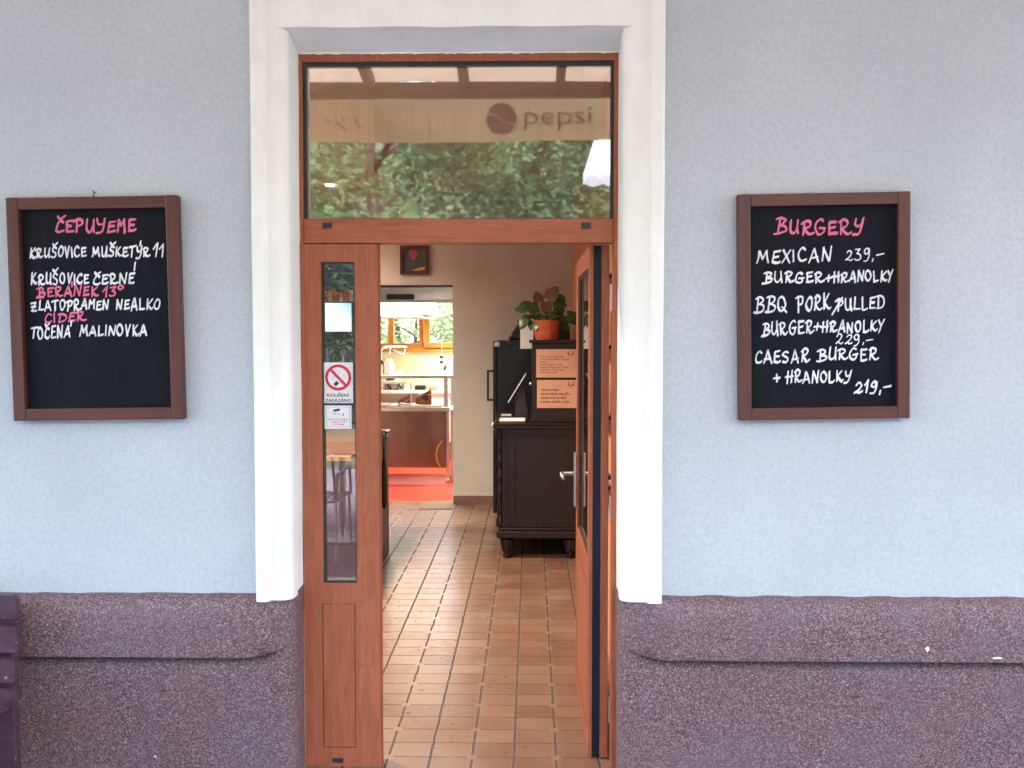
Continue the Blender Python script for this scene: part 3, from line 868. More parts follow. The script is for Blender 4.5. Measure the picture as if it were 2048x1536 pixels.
def spline(pts, n=6):
    if len(pts) < 3: 
        return [Vector(p) for p in pts]
    P_ = [Vector(p) for p in pts]
    P_ = [P_[0] * 2 - P_[1]] + P_ + [P_[-1] * 2 - P_[-2]]
    out = []
    for i in range(1, len(P_) - 2):
        a, b, c, d = P_[i - 1:i + 3]
        for k in range(n):
            t = k / n
            out.append(0.5 * ((2 * b) + (c - a) * t + (2 * a - 5 * b + 4 * c - d) * t * t + (3 * b - a - 3 * c + d) * t ** 3))
    out.append(P_[-2])
    return out
hw = random.Random(11)
class Ink:
    def __init__(s, y): s.m = MB(); s.y = y; s.k = 0
    def disc(s, c, a, b, ang):
        n = 12
        s.k += 1
        y = s.y - 0.000012 * s.k
        vs = [(c.x, y, c.y)]
        for j in range(n):
            t = 2 * math.pi * j / n
            ex, ey = a * math.cos(t), b * math.sin(t)
            vs.append((c.x + ex * math.cos(ang) - ey * math.sin(ang), y, c.y + ex * math.sin(ang) + ey * math.cos(ang)))
        s.m.add(vs, [(0, 1 + j, 1 + (j + 1) % n) for j in range(n)])
    def stroke(s, pts, a, b, ang):
        """elliptical nib dragged along pts (list of 2D Vectors)"""
        pr = [a * (.66 + .62 * hw.random()) for _ in (0, 1)]
        u = Vector((math.cos(ang), math.sin(ang))); v = Vector((-u.y, u.x))
        s.k += 1
        y = s.y - 0.000012 * s.k
        base = []
        n = len(pts)
        for k, p in enumerate(pts):
            t = (pts[min(k + 1, n - 1)] - pts[max(k - 1, 0)])
            if t.length < 1e-9: t = Vector((1, 0))
            t.normalize()
            nn = Vector((-t.y, t.x))
            aa = pr[0] + (pr[1] - pr[0]) * k / max(1, n - 1)
            aa *= 1 + .10 * math.sin(k * 1.7 + pr[0] * 9e4)
            r = math.sqrt((aa * nn.dot(u)) ** 2 + (b * nn.dot(v)) ** 2)
            base += [p + nn * r, p - nn * r]
        s.m.add([(q.x, y, q.y) for q in base], [(2 * k, 2 * k + 1, 2 * k + 3, 2 * k + 2) for k in range(n - 1)])
        s.disc(pts[0], pr[0], b, ang); s.disc(pts[-1], pr[1], b, ang)

def board(name, label, corners, lines, nail=False):
    """corners: outer frame corners in photo pixels TL TR BR BL"""
    Yf = -.046
    tl, tr, br, bl = [P(a, b, Yf) for a, b in corners]
    c = (tl + tr + br + bl) / 4
    W = ((tr - tl).length + (br - bl).length) / 2; H = ((tl - bl).length + (tr - br).length) / 2
    ang = math.atan2((tr - tl).z + (br - bl).z, (tr - tl).x + (br - bl).x)
    root = thing(name, label, 'chalkboard', (c.x, 0, c.z), 'menu chalkboards beside the door', (0, -ang, 0))
    fw = .0435
    hw_, hh = W / 2, H / 2
    y0, y1 = -.046, -.008
    # four mitreless bars: stiles run full height, rails between them
    for xa, xb in ((-hw_, -hw_ + fw), (hw_ - fw, hw_)):
        MB().box(xa, xb, y0, y1, -hh, hh).build('frame_stile', M['frame_wood_z'], root, bevel=.003, local=True)
    for za, zb_ in ((hh - fw, hh - .0008), (-hh + .0008, -hh + fw)):
        MB().box(-hw_ + fw + .0004, hw_ - fw - .0004, y0 + .0012, y1, za, zb_).build('frame_rail', M['frame_wood_x'], root, bevel=.003, local=True)
    yb = -.022
    MB().box(-hw_ + fw - .004, hw_ - fw + .004, yb, yb + .008, -hh + fw - .004, hh - fw + .004).build('board', M['blackboard'], root, local=True)
    inv = Matrix.Rotation(-ang, 3, 'Y').transposed()
    inks = {'w': Ink(yb - .0004), 'p': Ink(yb - .0009)}
    for (txt, colr, x0, x1, ya, yb2, h, style) in lines:
        glyphs = []
        for ch in txt:
            acc = []
            if ch in ACC: ch, acc = ACC[ch]
            wd, st = GL[ch]
            glyphs.append((wd, st + acc))
        gap = .21
        tot = sum(g_[0] for g_ in glyphs) + gap * (len(glyphs) - 1)
        xc = 0.0
        a, b, an = {'n': (.0044, .0024, R(62)), 't': (.0028, .0020, R(50)), 'h': (.0056, .0030, R(60)), 'm': (.0046, .0028, R(60))}[style]
        for (wd, sts) in glyphs:
            dy = hw.uniform(-.08, .08); sc = hw.uniform(.88, 1.10); sl = hw.uniform(-.06, .10)
            for st in sts:
                pts = []
                st = [(q0 + hw.uniform(-.035, .035), q1 + hw.uniform(-.045, .045)) for q0, q1 in st]
                for q in spline(st):
                    fxx = (xc + q.x + sl * q.y) / tot
                    px = x0 + (x1 - x0) * fxx
                    py = ya + (yb2 - ya) * fxx - (q.y * sc + dy) * h
                    wpt = P(px, py, yb) - Vector((c.x, 0, c.z))
                    l = inv @ wpt
                    pts.append(Vector((l.x, l.z)))
                inks[colr].stroke(pts, a, b, an)
            xc += wd + gap
    for key, nm in (('w', 'white'), ('p', 'pink')):
        if inks[key].m.v:
            o = inks[key].m.build('lettering', M['chalk_' + nm], root, local=True)
            o['label'] = nm + ' handwritten chalk-marker lettering'
    if nail:
        q = inv @ (P(191, 388, -.02) - Vector((c.x, 0, c.z)))
        m = MB(); m.tube([(q.x - .004, -.03, q.z - .012), (q.x, -.03, q.z + .004), (q.x - .006, -.028, q.z + .012)], .0022, 6)
        m.tube([(q.x, -.03, q.z + .002), (q.x + .008, -.03, q.z + .006)], .0016, 6)
        m.build('hanging_wire', M['dark_wood'], root, local=True)
    return root
def LZ(s, ox, oy, rows):
    out = []
    for (txt, c, x0, x1, ya, yb, h, st) in rows:
        out.append((txt, c, ox + x0 / s, ox + x1 / s, oy + ya / s, oy + yb / s, h / s, st))
    return out
left_lines = LZ(3.072, 0, 370, [
    ('ČEPUJEhE', 'p', 342, 832, 292, 288, 72, 'h'),
    ('KrUŠOVICE', 'w', 182, 528, 446, 440, 60, 'n'), ('MUŠKETÝr', 'w', 568, 918, 442, 436, 62, 'n'), ('11', 'w', 940, 1010, 440, 436, 74, 'n'),
    ('KrUŠOVICE', 'w', 192, 545, 612, 606, 62, 'n'), ('ČErNÉ', 'w', 576, 824, 610, 606, 62, 'n'),
    ('BErÁNEK', 'p', 236, 600, 688, 678, 58, 'n'), ('13', 'p', 636, 712, 684, 680, 62, 'n'), ('o', 'p', 722, 752, 690, 688, 66, 'm'),
    ('ZLATOPrAhEN', 'w', 196, 668, 774, 762, 60, 'n'), ('NEALKO', 'w', 716, 984, 768, 764, 62, 'n'),
    ('CIDEr', 'p', 274, 524, 842, 834, 56, 'n'),
    ('TOČENÁ', 'w', 196, 432, 942, 932, 70, 'n'), ('MALINOVKA', 'w', 492, 904, 924, 926, 60, 'n')])
right_lines = LZ(3.0125, 1450, 360, [
    ('BUrGErY', 'p', 308, 826, 328, 322, 84, 'h'),
    ('MEXICAN', 'w', 192, 636, 498, 490, 78, 'n'), ('239,-', 'w', 726, 952, 484, 474, 66, 't'),
    ('BUrGEr', 'w', 236, 590, 622, 614, 66, 'n'), ('+', 'w', 606, 642, 608, 606, 46, 'n'), ('HrANOLKy', 'w', 652, 1012, 612, 606, 62, 'n'),
    ('BBQ', 'w', 186, 368, 800, 792, 92, 'n'), ('POrK', 'w', 434, 628, 790, 784, 92, 'n'), ('/', 'w', 648, 690, 796, 796, 90, 'h'), ('PULLED', 'w', 672, 956, 790, 776, 72, 'n'),
    ('BUrGEr', 'w', 226, 524, 934, 922, 76, 'n'), ('+', 'w', 536, 570, 908, 906, 46, 'n'), ('HrANOLKy', 'w', 580, 954, 922, 908, 60, 'n'),
    ('229,-', 'w', 668, 886, 990, 984, 58, 't'),
    ('CAESAr', 'w', 178, 500, 1106, 1098, 72, 'n'), ('BUrGEr', 'w', 560, 912, 1088, 1084, 66, 'n'),
    ('+', 'w', 294, 328, 1214, 1214, 54, 'n'), ('HrANOLKY', 'w', 366, 750, 1222, 1214, 68, 'n'), ('219,-', 'w', 776, 994, 1286, 1268, 64, 'm')])
board('chalkboard', 'brown framed chalkboard left of the door headed ČEPUJEME in pink, listing drinks', [(12, 395), (355.5, 390), (365.5, 838), (25, 842.5)], left_lines, nail=True)
board('chalkboard', 'brown framed chalkboard right of the door headed BURGERY in pink, listing burgers with prices', [(1477, 388), (1822, 382.5), (1820, 836), (1478, 842)], right_lines)

# ================================================================== PRINTED SIGNS
def text_mesh(txt, size, ext=0.0, bold=0.0, sx=1.0, align='LEFT', res=3):
    cu = bpy.data.curves.new('t', 'FONT')
    cu.body = txt; cu.size = size; cu.extrude = ext; cu.offset = bold; cu.align_x = align; cu.resolution_u = res
    o = bpy.data.objects.new('t', cu)
    scene.collection.objects.link(o)
    dg = bpy.context.evaluated_depsgraph_get()
    me = bpy.data.meshes.new_from_object(o.evaluated_get(dg))
    vs = [(v.co.x * sx, v.co.y) for v in me.vertices]; zs = [v.co.z for v in me.vertices]
    fs = [tuple(p.vertices) for p in me.polygons]
    bpy.data.objects.remove(o); bpy.data.curves.remove(cu); bpy.data.meshes.remove(me)
    return vs, zs, fs
def put_text(m, txt, x, z, y, size, width=None, bold=0.0, align='LEFT', ext=0.0, flip=False):
    vs, zs, fs = text_mesh(txt, size, ext, bold)
    if not vs: return
    w0, w1 = min(v[0] for v in vs), max(v[0] for v in vs)
    k = (width / (w1 - w0)) if width else 1
    if align == 'CENTER': off = x - (w0 + w1) / 2 * k
    else: off = x - w0 * k
    m.add([(off + v[0] * k, y - q, z + v[1]) for v, q in zip(vs, zs)], fs)
def ring(m, c, r0, r1, y, n=48):
    vs = []
    for r in (r0, r1):
        for j in range(n):
            a = 2 * math.pi * j / n
            vs.append((c.x + r * math.cos(a), y, c.z + r * math.sin(a)))
    m.add(vs, [(j, (j + 1) % n, n + (j + 1) % n, n + j) for j in range(n)])
def bar(m, a, b, wd, y):
    a, b = Vector(a), Vector(b)
    t = (b - a).normalized(); n_ = Vector((-t.z, 0, t.x)) * wd / 2
    m.add([(q.x, y, q.z) for q in (a + n_, a - n_, b - n_, b + n_)], [(0, 1, 2, 3)])

YG = yS + .0225                     # just in front of the side pane
a, b = P(646, 725, YG), P(706.5, 806, YG)
root = thing('no_smoking_sign', 'white KOUŘENÍ ZAKÁZÁNO sticker with red crossed-out cigarette on the narrow door glass', 'sign', ((a.x + b.x) / 2, YG, b.z))
MB().box(a.x, b.x, YG - .0010, YG, b.z, a.z).build('sticker', M['sticker'], root)
pxm = (b.x - a.x) / 60.5            # metres per photo pixel here
def S(px, py): return P(px, py, YG)
cc_ = S(676.5, 755)
m = MB(); ring(m, cc_, 20.8 * pxm, 26.5 * pxm, YG - .0016); bar(m, S(660.5, 738), S(693, 772), 5.6 * pxm, YG - .0020)
m.build('prohibition_ring', M['sticker_red'], root)
m = MB(); bar(m, S(669.5, 770.5), S(675.5, 764), 7.0 * pxm, YG - .0013)
m.build('cigarette', M['sticker_black'], root)
m = MB()
for q0, q1, wd in (((676, 762), (688, 749), 1.0), ((680.5, 766), (692.5, 753), 1.0), ((688, 749), (692.5, 753), .8), ((672.5, 767.3), (674.8, 769.5), 0.8)):
    bar(m, S(*q0), S(*q1), wd * pxm, YG - .0013)
for pts in ([(667, 762), (665, 757), (669, 754), (668, 750)], [(669, 744), (673, 741), (678, 743), (679, 748), (676, 751)]):
    for k in range(len(pts) - 1): bar(m, S(*pts[k]), S(*pts[k + 1]), 1.0 * pxm, YG - .0013)
m.build('smoke', M['sticker_grey'], root)
m = MB()
put_text(m, 'KOUŘENÍ', S(676.5, 800).x, S(676, 793.5).z, YG - .0014, 9.0 * pxm, 44 * pxm, .00035, 'CENTER')
put_text(m, 'ZAKÁZÁNO', S(676.5, 800).x, S(676, 803.8).z, YG - .0014, 9.0 * pxm, 53 * pxm, .00035, 'CENTER')
m.build('lettering', M['sticker_black'], root)

a, b = P(649, 811, YG), P(703.5, 858, YG)
root = thing('camera_warning_sign', 'small white sticker with a security camera and red small print under the no smoking sign', 'sign', ((a.x + b.x) / 2, YG, b.z))
MB().box(a.x, b.x, YG - .0010, YG, b.z, a.z).build('sticker', M['sticker'], root, bevel=.0004)
m = MB()
for (q0, q1) in (((652.5, 814), (699, 814)), ((652.5, 853.5), (699, 853.5)), ((652.5, 814), (652.5, 853.5)), ((699, 814), (699, 853.5))):
    bar(m, S(*q0), S(*q1), 0.8 * pxm, YG - .0013)
bar(m, S(665, 825.5), S(672, 828), 2.0 * pxm, YG - .0013); bar(m, S(671, 826.5), S(686, 831), 1.2 * pxm, YG - .0014)
m.build('outline', M['sticker_grey'], root)
m = MB(); bar(m, S(667, 821.5), S(680, 819), 4.6 * pxm, YG - .0015); bar(m, S(687, 826), S(687.3, 832), 1.6 * pxm, YG - .0015)
m.build('camera_symbol', M['sticker_black'], root)
m = MB()
for k, (tx, wd) in enumerate((('PROSTOR STŘEŽEN', 40), ('KAMEROVÝM', 28), ('SYSTÉMEM', 24))):
    put_text(m, tx, S(676, 800).x, S(676, 840.5 + 4.8 * k).z, YG - .0014, 4.4 * pxm, wd * pxm, .00008, 'CENTER')
m.build('lettering', M['sticker_red'], root)

# ================================================================== BENCH at the left edge
bx1 = P(40, 1250, -.20).x
bench = thing('bench', 'purple-brown painted wooden slatted bench standing against the plinth left of the door', 'bench', (bx1 - .75, -.4, -.03))
def slat(y0, y1, z0, z1, x1, ch, tilt=0):
    m = MB()
    x0 = bx1 - 1.5
    h = z1 - z0
    m.prism([(x0, z0), (x1 - ch[0], z0), (x1, z0 + ch[0]), (x1, z1 - ch[1]), (x1 - ch[1], z1), (x0, z1)], y0, y1)
    if tilt:
        zc = (z0 + z1) / 2; yc = (y0 + y1) / 2
        for v in m.v:
            dy, dz = v.y - yc, v.z - zc
            v.y = yc + dy * math.cos(tilt) - dz * math.sin(tilt); v.z = zc + dy * math.sin(tilt) + dz * math.cos(tilt)
    return m
def bz(py, Y): return P(20, py, Y).z
for k, (ya, yb_, Y, xe, ch) in enumerate(((1190, 1238, -.165, 38, (0, .016)), (1254, 1306, -.185, 37, (0, 0)), (1320, 1368, -.205, 32, (.012, 0)))):
    slat(Y, Y + .03, bz(yb_, Y), bz(ya, Y), P(xe - 4, 1280, Y).x, ch).build('backrest_slat', M['purple_paint'], bench, bevel=.003)
for k in range(4):
    Y = -.68 + k * .115
    slat(Y, Y + .09, .405, .435, P(26, 1415, -.31).x, (0, 0)).build('seat_slat', M['purple_paint'], bench, bevel=.004)
for xq in (P(22, 1400, -.15).x, bx1 - 1.4):
    m = MB()
    m.box(xq - .07, xq, -.134, -.09, -.03, bz(1196, -.12))
    m.box(xq - .07, xq, -.66, -.60, -.03, .40)
    m.box(xq - .065, xq - .005, -.599, -.135, .33, .40)
    m.build('leg_frame', M['purple_paint'], bench, bevel=.004)

# ================================================================== HALL FURNITURE
Ys, Ye = 3.72, 4.92
def sX(px, Y=Ys): return P(px, 900, Y).x
def sZ(py, Y=Ys): return P(1060, py, Y).z
sb = thing('sideboard', 'heavy black-stained wooden sideboard with turned feet and an upper cabinet behind the open door', 'sideboard', ((sX(1000) + HX) / 2, (Ys + Ye) / 2, 0))
xl, xr_ = sX(1001), HX - .012
zt0, zt1, zb0, zb1 = sZ(857), sZ(846), sZ(1056), sZ(1076)
MB().box(xl + .012, xr_, Ys + .012, Ye, zb0 + .0005, zt0 - .0005).build('body', M['dark_wood'], sb)
m = MB(); m.box(xl - .035, xr_, Ys - .03, Ye + .03, zt0, zt1 - .012); m.box(xl - .045, xr_, Ys - .04, Ye + .04, zt1 - .012, zt1)
m.build('top', M['dark_wood_x'], sb, bevel=.006)
m = MB(); m.box(xl - .03, xr_, Ys - .025, Ye + .02, zb1, zb0 - .02); m.box(xl - .012, xr_, Ys - .010, Ye + .01, zb0 - .02, zb0)
m.build('base_moulding', M['dark_wood_x'], sb, bevel=.008)
m = MB()
m.frame(xl + .055, xr_ - .05, zb0 + .002, zt0 - .002, Ys, Ys + .0115, (.05, .06, .06, .05))
m.build('side_panel_frame', M['dark_wood'], sb, bevel=.004)
lp = [(.018, 0), (.028, .012), (.030, .03), (.024, .045), (.036, .075), (.046, .12), (.050, .15), (.042, .17), (.050, .178), (.050, zb1 + .001)]
for (lx, ly) in ((xl + .045, Ys + .04), (xr_ - .10, Ys + .04), (xl + .045, Ye - .05), (xr_ - .10, Ye - .05)):
    MB().lathe((lx, ly, 0), [(r_, z_ * zb1 / .19 if z_ < .185 else z_) for r_, z_ in lp], 16).build('leg', M['dark_wood'], sb, smooth=True)
# carved corner columns on the front (the front looks left)
for yy in (Ys + .05, Ye - .06):
    H_ = zt0 - zb0
    pr = []
    for k in range(40):
        f_ = k / 39
        r_ = .020 + .006 * math.sin(f_ * 40) * (1 if .25 < f_ < .75 else .2) + (.010 if f_ < .08 or f_ > .92 else 0)
        pr.append((r_, zb0 + .001 + (H_ - .002) * f_))
    MB().lathe((xl - .004, yy, 0), pr, 14).build('carved_column', M['dark_wood'], sb, smooth=True)
m = MB()
for yy in (Ys + .30, Ys + .88):
    m.box(xl + .004, xl + .0118, yy - .22, yy + .22, zb0 + .08, zt0 - .22)
m.build('door', M['dark_wood'], sb, bevel=.004)
# upper cabinet
ux0 = sX(1061, Ys + .06); uz1 = sZ(680, Ys + .06)
m = MB(); m.box(ux0 + .01, xr_, Ys + .06, Ye - .1, zt1 + .0005, uz1 - .022); uc = m.build('upper_cabinet', M['dark_wood'], sb, bevel=.004)
m = MB(); m.box(ux0 - .012, xr_, Ys + .045, Ye - .08, uz1 - .0215, uz1); m.build('cornice', M['dark_wood_x'], uc, bevel=.005)
m = MB(); m.box(ux0 - .004, xr_, Ys + .052, Ye - .09, zt1 + .0008, zt1 + .02); m.build('foot_rail', M['dark_wood_x'], uc, bevel=.004)
m = MB(); m.lathe((ux0 + .002, Ys + .2, zt1 + .28), [(.001, -.015), (.014, -.01), (.016, 0), (.012, .01), (.001, .014)], 12); m.build('knob', M['alu'], uc, smooth=True)

# notices on the cabinet side
YN = Ys + .058
ntxt = [(('Vážení hosté, v rámci zákona', .58), ('o elektronické evidenci tržeb jsme', .72), ('povinni', .17), ('vystavit účtenku a předat', .56),
         ('kupujícímu. Děkujeme za pochopení', .70), ('zároveň je třeba zapsat', .60), ('tržbu u správce daně', .42)),
        (('Zákaz prodeje', .44), ('alkoholických nápojů a', .72), ('tabákových výrobků', .62), ('osobám mladším 18 let.', .72))]
for k, (c4, lab) in enumerate((((1072.5, 698.5, 1152, 755), 'upper salmon notice with seven small text lines on the black cabinet side'),
                               ((1074, 760, 1153, 816), 'lower salmon notice about alcohol and tobacco sales on the black cabinet side'))):
    a, b = P(c4[0], c4[1], YN), P(c4[2], c4[3], YN)
    rt = thing('notice', lab, 'notice', ((a.x + b.x) / 2, YN, b.z), 'notices on the black cabinet')
    MB().box(a.x, b.x, YN - .0022, YN - .0006, b.z, a.z).build('card', M['notice'], rt)
    W_, H_ = b.x - a.x, a.z - b.z
    m = MB()
    n_ = len(ntxt[k])
    for q, (tx, wd) in enumerate(ntxt[k]):
        sz = H_ * (.095 if k == 0 else .125)
        zz = a.z - H_ * ((.29 + q * .0925) if k == 0 else (.385 + q * .143))
        put_text(m, tx, a.x + W_ * .10, zz, YN - .0026, sz, W_ * wd * 1.02, .0005 if k else .00015)
    # small antler-like emblem in the corner
    ex, ez = a.x + W_ * .865, a.z - H_ * .13
    u = W_ / 80
    for sgn in (-1, 1):
        for (p0, p1) in (((5, 3), (5.2, -2)), ((5.2, -2), (2.5, -4)), ((2.5, -4), (0, -4.2)), ((5, -1), (3.2, -1.5))):
            bar(m, (ex + sgn * p0[0] * u, 0, ez + p0[1] * u), (ex + sgn * p1[0] * u, 0, ez + p1[1] * u), 1.7 * u, YN - .0027)
    m.build('print', M['ink'], rt)

# potted plant on the cabinet
pz = uz1
YP = Ys + .18
pc = P(1093, 677, YP)
pl = thing('potted_plant', 'leafy potted plant in an orange-red pot on top of the black cabinet', 'plant', (pc.x, YP, pz))
k_ = (P(1120, 660, YP).x - P(1066, 660, YP).x) / 2
zr0, zr1 = PZ(664, YP) , PZ(641, YP)
m = MB()
m.lathe((pc.x, YP, 0), [(k_ * .80, pz + .001), (k_ * .92, zr0 - .006), (k_ * .92, zr0), (k_ * .86, zr0 + .001), (k_ * 1.0, zr1 - .012), (k_ * 1.06, zr1 - .010), (k_ * 1.06, zr1), (k_ * .98, zr1), (k_ * .94, zr1 - .02), (.001, zr1 - .02)], 24)
m.build('pot', M['terracotta'], pl, smooth=False)
def leaf_mesh(m, c, size, dirv, nrm, fold=.25):
    """heart-shaped leaf: base at c, pointing along dirv"""
    dirv = Vector(dirv).normalized(); nrm = Vector(nrm)
    sv_ = dirv.cross(nrm).normalized(); nv = sv_.cross(dirv).normalized()
    mid = [0, .2, .45, .7, .88, 1.0]
    wd_ = [.18, .46, .48, .34, .17, 0]
    vs = []
    for a_, w_ in zip(mid, wd_):
        droop = -0.28 * a_ * a_
        for s_ in (-1, 0, 1):
            back = -.16 if (a_ == 0 and s_) else 0
            vs.append(Vector(c) + (dirv * (a_ + back) + sv_ * (s_ * (w_ if not (a_ == 0) else .34)) + nv * (droop + fold * abs(s_) * w_)) * size)
    fs = []
    for k in range(len(mid) - 1):
        for j in (0, 1):
            fs.append((k * 3 + j, k * 3 + j + 1, k * 3 + 4 + j, k * 3 + 3 + j))
    m.add(vs, fs)
leaves = [(1062, 612, -1, -.15, 30, 0), (1050, 620, -1, .2, 22, 0), (1056, 634, -.8, -.8, 26, 0), (1048, 640, -.5, -1, 22, 0), (1079, 604, -.3, .9, 24, 1), (1098, 598, .5, .8, 30, 1),
          (1092, 604, 0.1, -.9, 26, 1), (1106, 608, 1, .1, 30, 0), (1112, 604, .6, .8, 20, 0), (1118, 614, .3, -1, 20, 0), (1072, 626, -.5, .6, 24, 0), (1085, 632, -.2, -.5, 28, 0), (1097, 628, .4, .5, 28, 0),
          (1078, 642, -.6, -.9, 22, 0), (1135, 632, 1, -.45, 32, 0), (1110, 637, .9, .1, 24, 0), (1120, 644, .9, -.6, 24, 0), (1066, 642, -.3, -1, 20, 0), (1101, 646, .1, .4, 20, 0), (1074, 616, -1, .4, 22, 0), (1088, 618, .6, .7, 22, 0), (1084, 656, -.1, -1, 20, 0)]
m, m2, ms = MB(), MB(), MB()
lr = random.Random(5)
for _ in range(3): leaves.append((1093 + lr.uniform(-38, 36), 624 + lr.uniform(-20, 20), lr.uniform(-1, 1), lr.uniform(-1, .5), lr.uniform(14, 21), 0))
u_ = P(1101, 600, YP).x - P(1100, 600, YP).x
for (px, py, dx, dz, sz, red) in leaves:
    yy = YP + lr.uniform(-.07, .06)
    c = P(px, py, yy)
    (m2 if red else m).__class__
    leaf_mesh(m2 if red else m, c, sz * u_ * .98, (dx, lr.uniform(-.5, .1), dz), (lr.uniform(-.3, .3), -1, .75 + lr.uniform(-.3, .3)), .2)
    b0 = Vector((pc.x + lr.uniform(-.05, .05), YP + lr.uniform(-.04, .04), zr1 - .015))
    ms.tube([b0, (b0 * .4 + c * .6) + Vector((0, 0, .02)), c], .0022, 6)
m.build('foliage', M['leaf'], pl, smooth=True); o = m2.build('young_leaf', M['leaf_red'], pl, smooth=True); o['label'] = 'reddish young leaves'
ms.build('stem', M['stem'], pl, smooth=True)

# white carton and black strap bag behind the plant, on the fridge
Yq = 4.35
a, b = P(1040.5, 637, Yq), P(1067, 697.5, Yq)
m = MB(); m.box(a.x, b.x, Yq, Yq + .12, b.z, a.z)
free(m, 'white_carton', M['paper'], 'tall white carton standing between the black cabinet and the potted plant', 'box', bevel=.003)
m = MB(); m.box(a.x - .01, ux0 - .0125, Yq - .03, Yq + .15, b.z - .014, b.z - .0005); m.build('side_shelf', M['dark_wood_x'], sb)
Yfr = 5.28
# fridge
fl, fr_ = P(986, 800, Yfr).x, HX - .02
fzt = PZ(681, Yfr)
frd = thing('fridge', 'blue-black upright fridge with a long bar handle against the far wall behind the sideboard', 'fridge', ((fl + fr_) / 2, Yfr + .35, 0))
MB().box(fl + .035, fr_, Yfr, Yfr + .70, .04, fzt).build('body', M['black_enamel'], frd, bevel=.008)
MB().box(fl, fl + .033, Yfr + .004, Yfr + .696, .06, fzt - .004).build('door', M['black_enamel'], frd, bevel=.006)
hx0 = P(976, 770, Yfr + .1).x; z0_, z1_ = PZ(802, Yfr + .1), PZ(740, Yfr + .1)
m = MB(); r_ = .010
m.box(hx0 - r_, hx0 + r_, Yfr + .09, Yfr + .11, z0_, z1_); m.box(hx0 + r_ + .0005, fl - .0005, Yfr + .09, Yfr + .11, z1_ - .02, z1_); m.box(hx0 + r_ + .0005, fl - .0005, Yfr + .09, Yfr + .11, z0_, z0_ + .02)
m.build('handle', M['black_plastic'], frd, bevel=.003)
m = MB()
for yy in (Yfr + .05, Yfr + .65):
    m.lathe((fl + .09, yy, 0), [(.02, 0), (.02, .039)], 12); m.lathe((fr_ - .06, yy, 0), [(.02, 0), (.02, .039)], 12)
m.build('foot', M['black_plastic'], frd)
m = MB(); m.box(fl + .012, fl + .06, Yfr - .006, Yfr + .003, fzt - .055, fzt - .012); m.build('hinge_cap', M['alu'], frd, bevel=.003)
# bag leaning on the fridge top
A_ = P(1015, 679, Yfr + .3); 
m = MB(); m.prism([(P(1016, 800, 5.5).x, fzt + .002), (P(1046, 800, 5.5).x, PZ(630, 5.5)), (P(1135, 800, 5.5).x, PZ(632, 5.5)), (P(1140, 800, 5.5).x, fzt + .002)], Yfr + .15, Yfr + .38)
free(m, 'black_bag', M['black_plastic'], 'black slanted bag lying on top of the fridge behind the white carton', 'bag', bevel=.015)
m = MB(); m.tube([P(1013, 677, 5.36), P(1020, 668, 5.36), P(1024, 671, 5.36)], .010, 10)
free(m, 'metal_clasp', M['alu'], 'small shiny metal clasp at the lower left end of the black bag', 'clasp', smooth=True)

# things on the sideboard top
zt_ = zt1
Yt = Ys + .18
tb = thing('tablet_stand', 'thin tablet on a black stand tilted toward the bar on the sideboard top', 'tablet', (P(1030, 800, Yt).x, Yt, zt_))
a, b = P(1016, 806, Yt), P(1052, 748, Yt)
a.z = max(a.z, zt_ + .055)
t_ = (b - a).normalized(); n_ = Vector((-t_.z, 0, t_.x))
m = MB()
vs = [a - n_ * .0035, a + n_ * .0035, b + n_ * .0035, b - n_ * .0035]
m.add([(v.x, Yt - .002, v.z) for v in vs] + [(v.x, Yt + .22, v.z) for v in vs], [(0, 1, 2, 3), (7, 6, 5, 4), (0, 4, 5, 1), (1, 5, 6, 2), (2, 6, 7, 3), (3, 7, 4, 0)])
m.build('casing', M['alu'], tb, bevel=.002)
m = MB(); m.prism([(P(1030, 800, Yt).x, zt_ + .001), (P(1057, 800, Yt).x, zt_ + .001), (P(1057, 800, Yt).x, zt_ + .06), (P(1046, 800, Yt).x, PZ(764, Yt)), (P(1030, 800, Yt).x, PZ(798, Yt))], Yt + .03, Yt + .18)
m.build('base', M['black_plastic'], tb, bevel=.004)
m = MB(); x0, x1 = P(998, 800, Ys).x, P(1051, 800, Ys).x
m.box(x0, x1, Ys - .02, Ys + .15, zt_ + .001, zt_ + .012)
nb = free(m, 'notebook', M['bar_wood'], 'thin brown book lying under white papers at the sideboard edge', 'book', bevel=.002)
m = MB(); m.box(x0 + .004, x1 - .002, Ys - .022, Ys + .14, zt_ + .0125, zt_ + .027)
free(m, 'paper_pad', M['paper'], 'white paper pad lying on the brown book at the sideboard edge', 'paper', bevel=.004)
m = MB(); Yc = Ys + .165; m.box(P(1001, 800, Yc).x, P(1024, 800, Yc).x, Yc, Yc + .09, zt_ + .012, zt_ + .034); 
ct = thing('card_terminal', 'small grey card terminal between the paper pad and the tablet stand', 'card terminal', (P(1012, 800, Yc).x, Yc, zt_))
m = MB(); m.box(P(1001, 800, Yc).x, P(1024, 800, Yc).x, Yc, Yc + .09, zt_ + .001, zt_ + .034); m.build('body', M['black_plastic'], ct, bevel=.005)
m = MB(); m.box(P(1002, 800, Yc).x, P(1023, 800, Yc).x, Yc + .002, Yc + .088, zt_ + .0345, zt_ + .052); m.build('paper_lid', M['alu'], ct, bevel=.004)
m = MB(); q = Vector((P(991, 800, Ys - .02).x, Ys - .0, zt_ + .001))
m.lathe(q, [(.014, 0), (.016, .02), (.012, .035), (.006, .045), (.006, .06), (.009, .062), (.009, .07)], 14)
free(m, 'small_bottle', M['clear'], 'tiny clear bottle at the left corner of the sideboard top', 'bottle', smooth=True)
